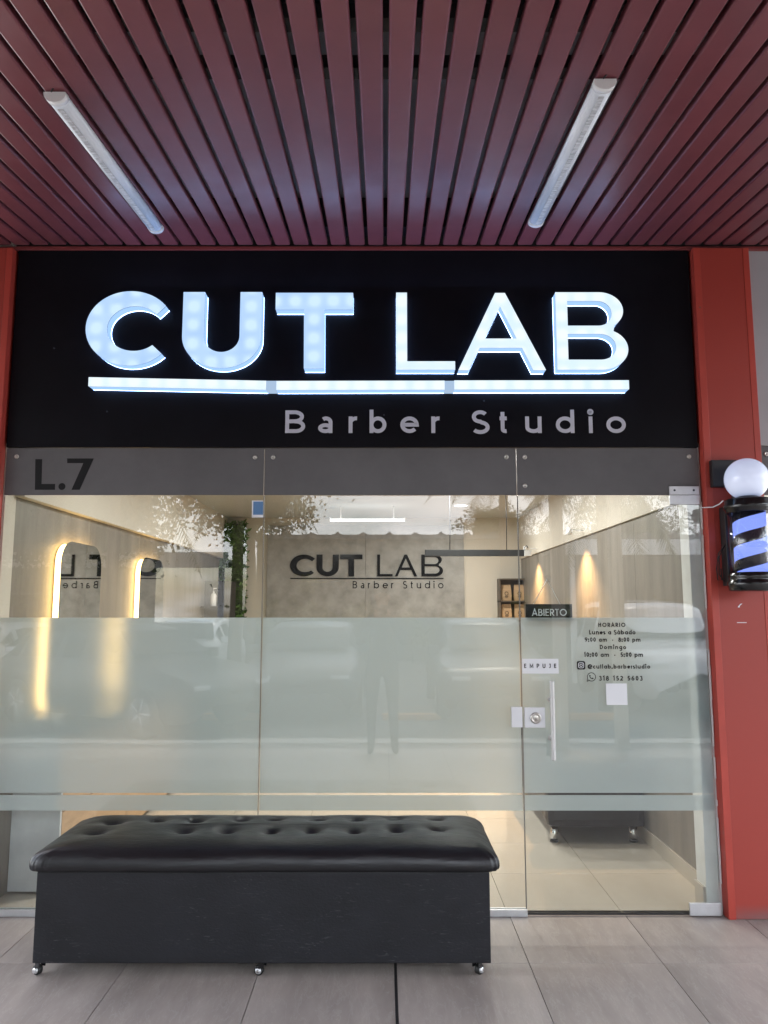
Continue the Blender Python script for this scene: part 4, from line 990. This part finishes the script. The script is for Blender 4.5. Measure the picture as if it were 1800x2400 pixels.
car((-1.25, -9.6, GZ), R(90), 'car_dark', 'dark hatchback parked facing the bench')
car((1.72, -9.4, GZ), R(90), 'car_grey', 'grey hatchback parked facing the door', H=1.52)
car((5.0, -10.4, GZ), R(90), 'car_white', 'white off-road car parked towards the barber pole side', 4.6, 1.9, 1.86, True)
car((-3.9, -7.6, GZ), R(32), 'car_dark', 'dark saloon parked at an angle on the mirror side', 4.5)
car((-4.3, -13.2, GZ), R(90), 'car_white', 'white saloon parked under the far carport', 4.4, 1.78, 1.46)
car((-7.2, -9.8, GZ), R(90), 'car_white', 'white saloon parked at the far end beyond the dark saloon', 4.4, 1.78, 1.45)

def foliage(n, rad, cen, rnd, s0, s1, flatten=1, hollow=.35):
    b = B()
    cl = [Vector((rnd.gauss(0, .45) * rad[0], rnd.gauss(0, .45) * rad[1], rnd.gauss(0, .42) * rad[2])) for _ in range(max(6, n // 90))]
    for i in range(n):
        c = cl[i % len(cl)]; p = Vector(cen) + c + Vector((rnd.gauss(0, .17) * rad[0], rnd.gauss(0, .17) * rad[1], rnd.gauss(0, .15) * rad[2]))
        s = rnd.uniform(s0, s1); d = Vector((rnd.uniform(-1, 1), rnd.uniform(-1, 1), rnd.uniform(-.9, .6))).normalized() * s
        u = d.cross(Vector((rnd.random(), rnd.random(), rnd.random() - .5))).normalized() * s * .3
        b.quad([p, p + d * .5 + u, p + d, p + d * .5 - u])
    return b
def tree(x, y, h, r, lab, seed, n=3200, leaf='leaf'):
    t = thing('tree', lab, 'tree', (x, y, GZ), 0, 'trees beyond the car park'); rnd = random.Random(seed); zc_ = h - r * .85
    b = B(); top = Vector((rnd.uniform(-.2, .2), 0, zc_)); b.tube([(0, 0, 0), (.05, 0, zc_ * .5), top], .1, 8, rs=[.20, .14, .09])
    for k in range(7):
        a = 2 * pi * k / 7 + rnd.random(); e = top + Vector((cos(a) * r * .75, sin(a) * r * .75, rnd.uniform(-.1, .6) * r)); b.tube([top * .85, (top + e) / 2 + Vector((0, 0, .15)), e], .05, 6, rs=[.07, .04, .015])
    b.obj('trunk', 'bark', t); fb = foliage(n, (r, r, r * .8), (0, 0, zc_ + .15 * r), rnd, .07, .16)
    for i in range(5000 if n > 20000 or leaf != 'leaf' else 3200):                      # the dense inside of the crown
        d = Vector((rnd.gauss(0, 1), rnd.gauss(0, 1), rnd.gauss(0, 1))).normalized() * rnd.random() ** .5; p = Vector((d.x * r * .62, d.y * r * .62, zc_ + .12 * r + d.z * r * .5))
        e = Vector((rnd.uniform(-1, 1), rnd.uniform(-1, 1), rnd.uniform(-1, 1))).normalized() * rnd.uniform(.22, .42); u = e.cross(Vector((rnd.random(), rnd.random(), rnd.random() - .5))).normalized() * .11
        fb.quad([p, p + e * .5 + u, p + e, p + e * .5 - u])
    fb.obj('crown', leaf, t)
tree(-3.75, -17.2, 6.0, 1.5, 'bushy green tree over the corrugated roof end', 11, 14000); tree(-8.0, -11.5, 6.6, 2.9, 'dense green tree above the carport on the mirror side', 12, 40000)
tree(-5.9, -10.6, 5.4, 1.7, 'loose green tree behind the dark saloon', 13, 20000); tree(4.6, -27, 5.9, 1.3, 'green tree behind the far building near its middle', 14, 6000)
tree(10, -27, 6.2, 2.2, 'broad green tree behind the far building near its end', 15, 9000); tree(-11.5, -17.5, 6.6, 2.6, 'broad tree in front of the low dark building', 17, 12000); tree(-13.5, -16, 7.6, 3, 'tall green tree at the edge of the car park', 16)
def palm(x, y, h, lab, seed, nf=15, fl=1.9):
    t = thing('palm_tree', lab, 'palm tree', (x, y, GZ), 0, 'palms between the parked cars'); rnd = random.Random(seed)
    B().tube([(0, 0, 0), (.04, .02, h * .5), (.02, 0, h)], .1, 10, rs=[.15, .11, .09]).obj('trunk', 'bark', t)
    for k in range(nf):
        b = B(); a = 2 * pi * k / nf + rnd.uniform(-.2, .2); el = rnd.uniform(-.1, 1.05); d = Vector((cos(a), sin(a), 0)); pts = []
        L = fl * rnd.uniform(.8, 1.1)
        for i in range(13):
            s = i / 12; pts.append(Vector((.02, 0, h)) + d * (L * s * cos(el * (1 - .3 * s))) + Vector((0, 0, L * (s * sin(el) - 1.0 * s * s))))
        b.tube(pts, .012, 5, rs=[.016 - .012 * i / 12 for i in range(13)])
        for i in range(1, 60):
            s = i / 60; j = min(11, int(s * 12)); f = s * 12 - j; p = pts[j].lerp(pts[j + 1], f); ax = (pts[j + 1] - pts[j]).normalized(); sd_ = ax.cross(Vector((0, 0, 1))).normalized()
            ll = .42 * (sin(pi * min(1, s * .9 + .12)) ** .6)
            for sg in (1, -1):
                tip = p + sd_ * sg * ll * .75 + ax * ll * .5 + Vector((0, 0, -.45 * ll * rnd.uniform(.7, 1.4))); wv = ax * .016
                b.quad([p - wv, p + wv, tip + wv * .15, tip - wv * .15])
        b.obj('frond', 'frond', t)
palm(3.75, -9.0, 3.95, 'palm with drooping fronds beside the white off-road car', 21); palm(2.6, -12.5, 5.2, 'palm with drooping fronds behind the grey hatchback', 22, 13)
palm(-2.9, -10.8, 4.6, 'palm with drooping fronds beside the dark hatchback', 23); palm(-4.7, -9.0, 4.3, 'palm with drooping fronds behind the dark saloon', 24)
bh = B(); rnd = random.Random(5)
for i in range(9):
    x = -3.6 + i * 1.5; t = thing('bush', ['bush at the tree end of the grey far building', 'second bush from the tree end of the far building', 'third bush from the tree end of the far building', 'bush right behind the dark hatchback by the far wall', 'bush in line with the bench end by the far wall', 'bush behind the grey hatchback by the far wall', 'bush by the far wall just before the white off-road car', 'bush by the far wall behind the white off-road car', 'last bush by the far wall at the carport end'][i], 'bush', (x, -20.2, GZ), 0, 'bushes along the far building')
    foliage(700, (1.0, .6, 1.0), (0, 0, 1.0 + rnd.uniform(-.2, .35)), rnd, .10, .24).obj('foliage', 'leaf_yellow', t)
    B().tube([(0, 0, 0), (.05, 0, .5), (0, 0, 1.0)], .04, 6).obj('stem', 'bark', t)

# ------------------------------------------------------------------ the photographer, seen in the glass
def skin_body(name, chain, m, parent, sub=2):
    vs = [c[0] for c in chain]; es = [(c[1], i) for i, c in enumerate(chain) if c[1] is not None]
    me = bpy.data.meshes.new(name); me.from_pydata(vs, es, []); me.materials.append(M[m]); o = link(name, me, parent)
    sk = o.modifiers.new('skin', 'SKIN'); sv = me.skin_vertices[0].data
    for i, c in enumerate(chain): sv[i].radius = (c[2], c[3] if len(c) > 3 else c[2]); sv[i].use_root = (i == 0)
    sk.use_smooth_shade = True
    ss = o.modifiers.new('sub', 'SUBSURF'); ss.levels = sub; ss.render_levels = sub
    return o
pn = thing('person', 'person in dark clothes holding up a phone in front of the shop', 'person', (-.02, -4.42, 0))
ch = [((0, 0, .95), None, .15, .115), ((0, .0, 1.12), 0, .145, .10), ((0, 0, 1.30), 1, .17, .11), ((0, -.01, 1.42), 2, .15, .09), ((0, 0, 1.50), 3, .058), ((0, .02, 1.56), 4, .055),
      ((-.19, -.01, 1.40), 3, .062), ((-.25, .03, 1.15), 6, .046), ((-.13, .20, 1.36), 7, .034), ((-.075, .255, 1.455), 8, .026),
      ((.19, -.01, 1.40), 3, .062), ((.25, .03, 1.15), 10, .046), ((.13, .20, 1.36), 11, .034), ((.075, .255, 1.455), 12, .026),
      ((-.10, 0, .88), 0, .098), ((-.115, .015, .50), 14, .064), ((-.12, -.015, .10), 15, .043), ((-.125, .05, .045), 16, .042, .04), ((-.13, .15, .035), 17, .038, .03),
      ((.10, 0, .88), 0, .098), ((.12, .015, .50), 19, .064), ((.135, -.015, .10), 20, .043), ((.14, .05, .045), 21, .042, .04), ((.15, .15, .035), 22, .038, .03)]
skin_body('body', ch, 'shirt', pn)
hdm = B(); 
for k in range(17):
    pass
rings = [(.001, 1.545), (.045, 1.548), (.062, 1.575), (.072, 1.62), (.078, 1.67), (.077, 1.72), (.064, 1.765), (.035, 1.79), (.001, 1.797)]
hdm.lathe([(r * .95, z) for r, z in rings], (0, .03, 0), 28); 
for v in hdm.bm.verts: v.co.y = .03 + (v.co.y - .03) * 1.18
hdo = hdm.obj('head', 'skin', pn)
B().lathe([(.001, -.012), (.012, -.010), (.013, 0), (.008, .012), (.001, .02)], (0, .128, 1.655), 12).obj('nose', 'skin', hdo)
for s in (-1, 1):
    B().lathe([(.001, -.010), (.009, -.006), (.0105, 0), (.009, .006), (.001, .010)], (s * .030, .105, 1.685), 12).obj('eye', 'hair', hdo)
    B().lathe([(.001, -.030), (.012, -.02), (.016, .01), (.010, .028), (.001, .03)], (s * .079, .02, 1.665), 10).obj('ear', 'skin', hdo)
B().box(-.022, .022, .106, .116, 1.602, 1.610, .003).obj('mouth', 'lamp_red', hdo)
hr = B().lathe([(.080, 1.70), (.083, 1.735), (.070, 1.785), (.038, 1.81), (.001, 1.815)], (0, .018, 0), 26)
for v in hr.bm.verts: v.co.y = .018 + (v.co.y - .018) * 1.2
hr.obj('hair', 'hair', hdo)
for s in (-1, 1):
    base = Vector((s * .075, .255, 1.455))
    ch = [(tuple(base), None, .022), (tuple(base + Vector((-s * .006, .02, .03))), 0, .026, .016), (tuple(base + Vector((-s * .012, .03, .06))), 1, .024, .014)]
    for k in range(4):
        o = Vector((s * (.012 - .0), .008, .008 + .018 * k)); p0 = base + Vector((-s * .0, .035, .022 + k * .017)); i0 = len(ch)
        ch.append((tuple(p0), 1 if k < 2 else 2, .0085)); ch.append((tuple(p0 + Vector((-s * .018, .030, .004))), i0, .008)); ch.append((tuple(p0 + Vector((-s * .040, .034 - .003 * k, .006))), i0 + 1, .007))
    i0 = len(ch); p0 = base + Vector((-s * .018, .012, .035)); ch.append((tuple(p0), 1, .010)); ch.append((tuple(p0 + Vector((-s * .026, .010, .018))), i0, .0085)); ch.append((tuple(p0 + Vector((-s * .042, .014, .034))), i0 + 1, .0075))
    skin_body('hand', ch, 'skin', pn, 1)
ph = thing('phone', 'black phone held up in both hands of the person', 'phone', (0, -4.098, 1.51))
B().box(-.036, .036, -.004, .004, -.075, .072, .003).obj('case', 'black_matt', ph)
B().box(-.033, .033, -.0052, -.0042, -.070, .067).obj('screen', 'car_glass', ph)
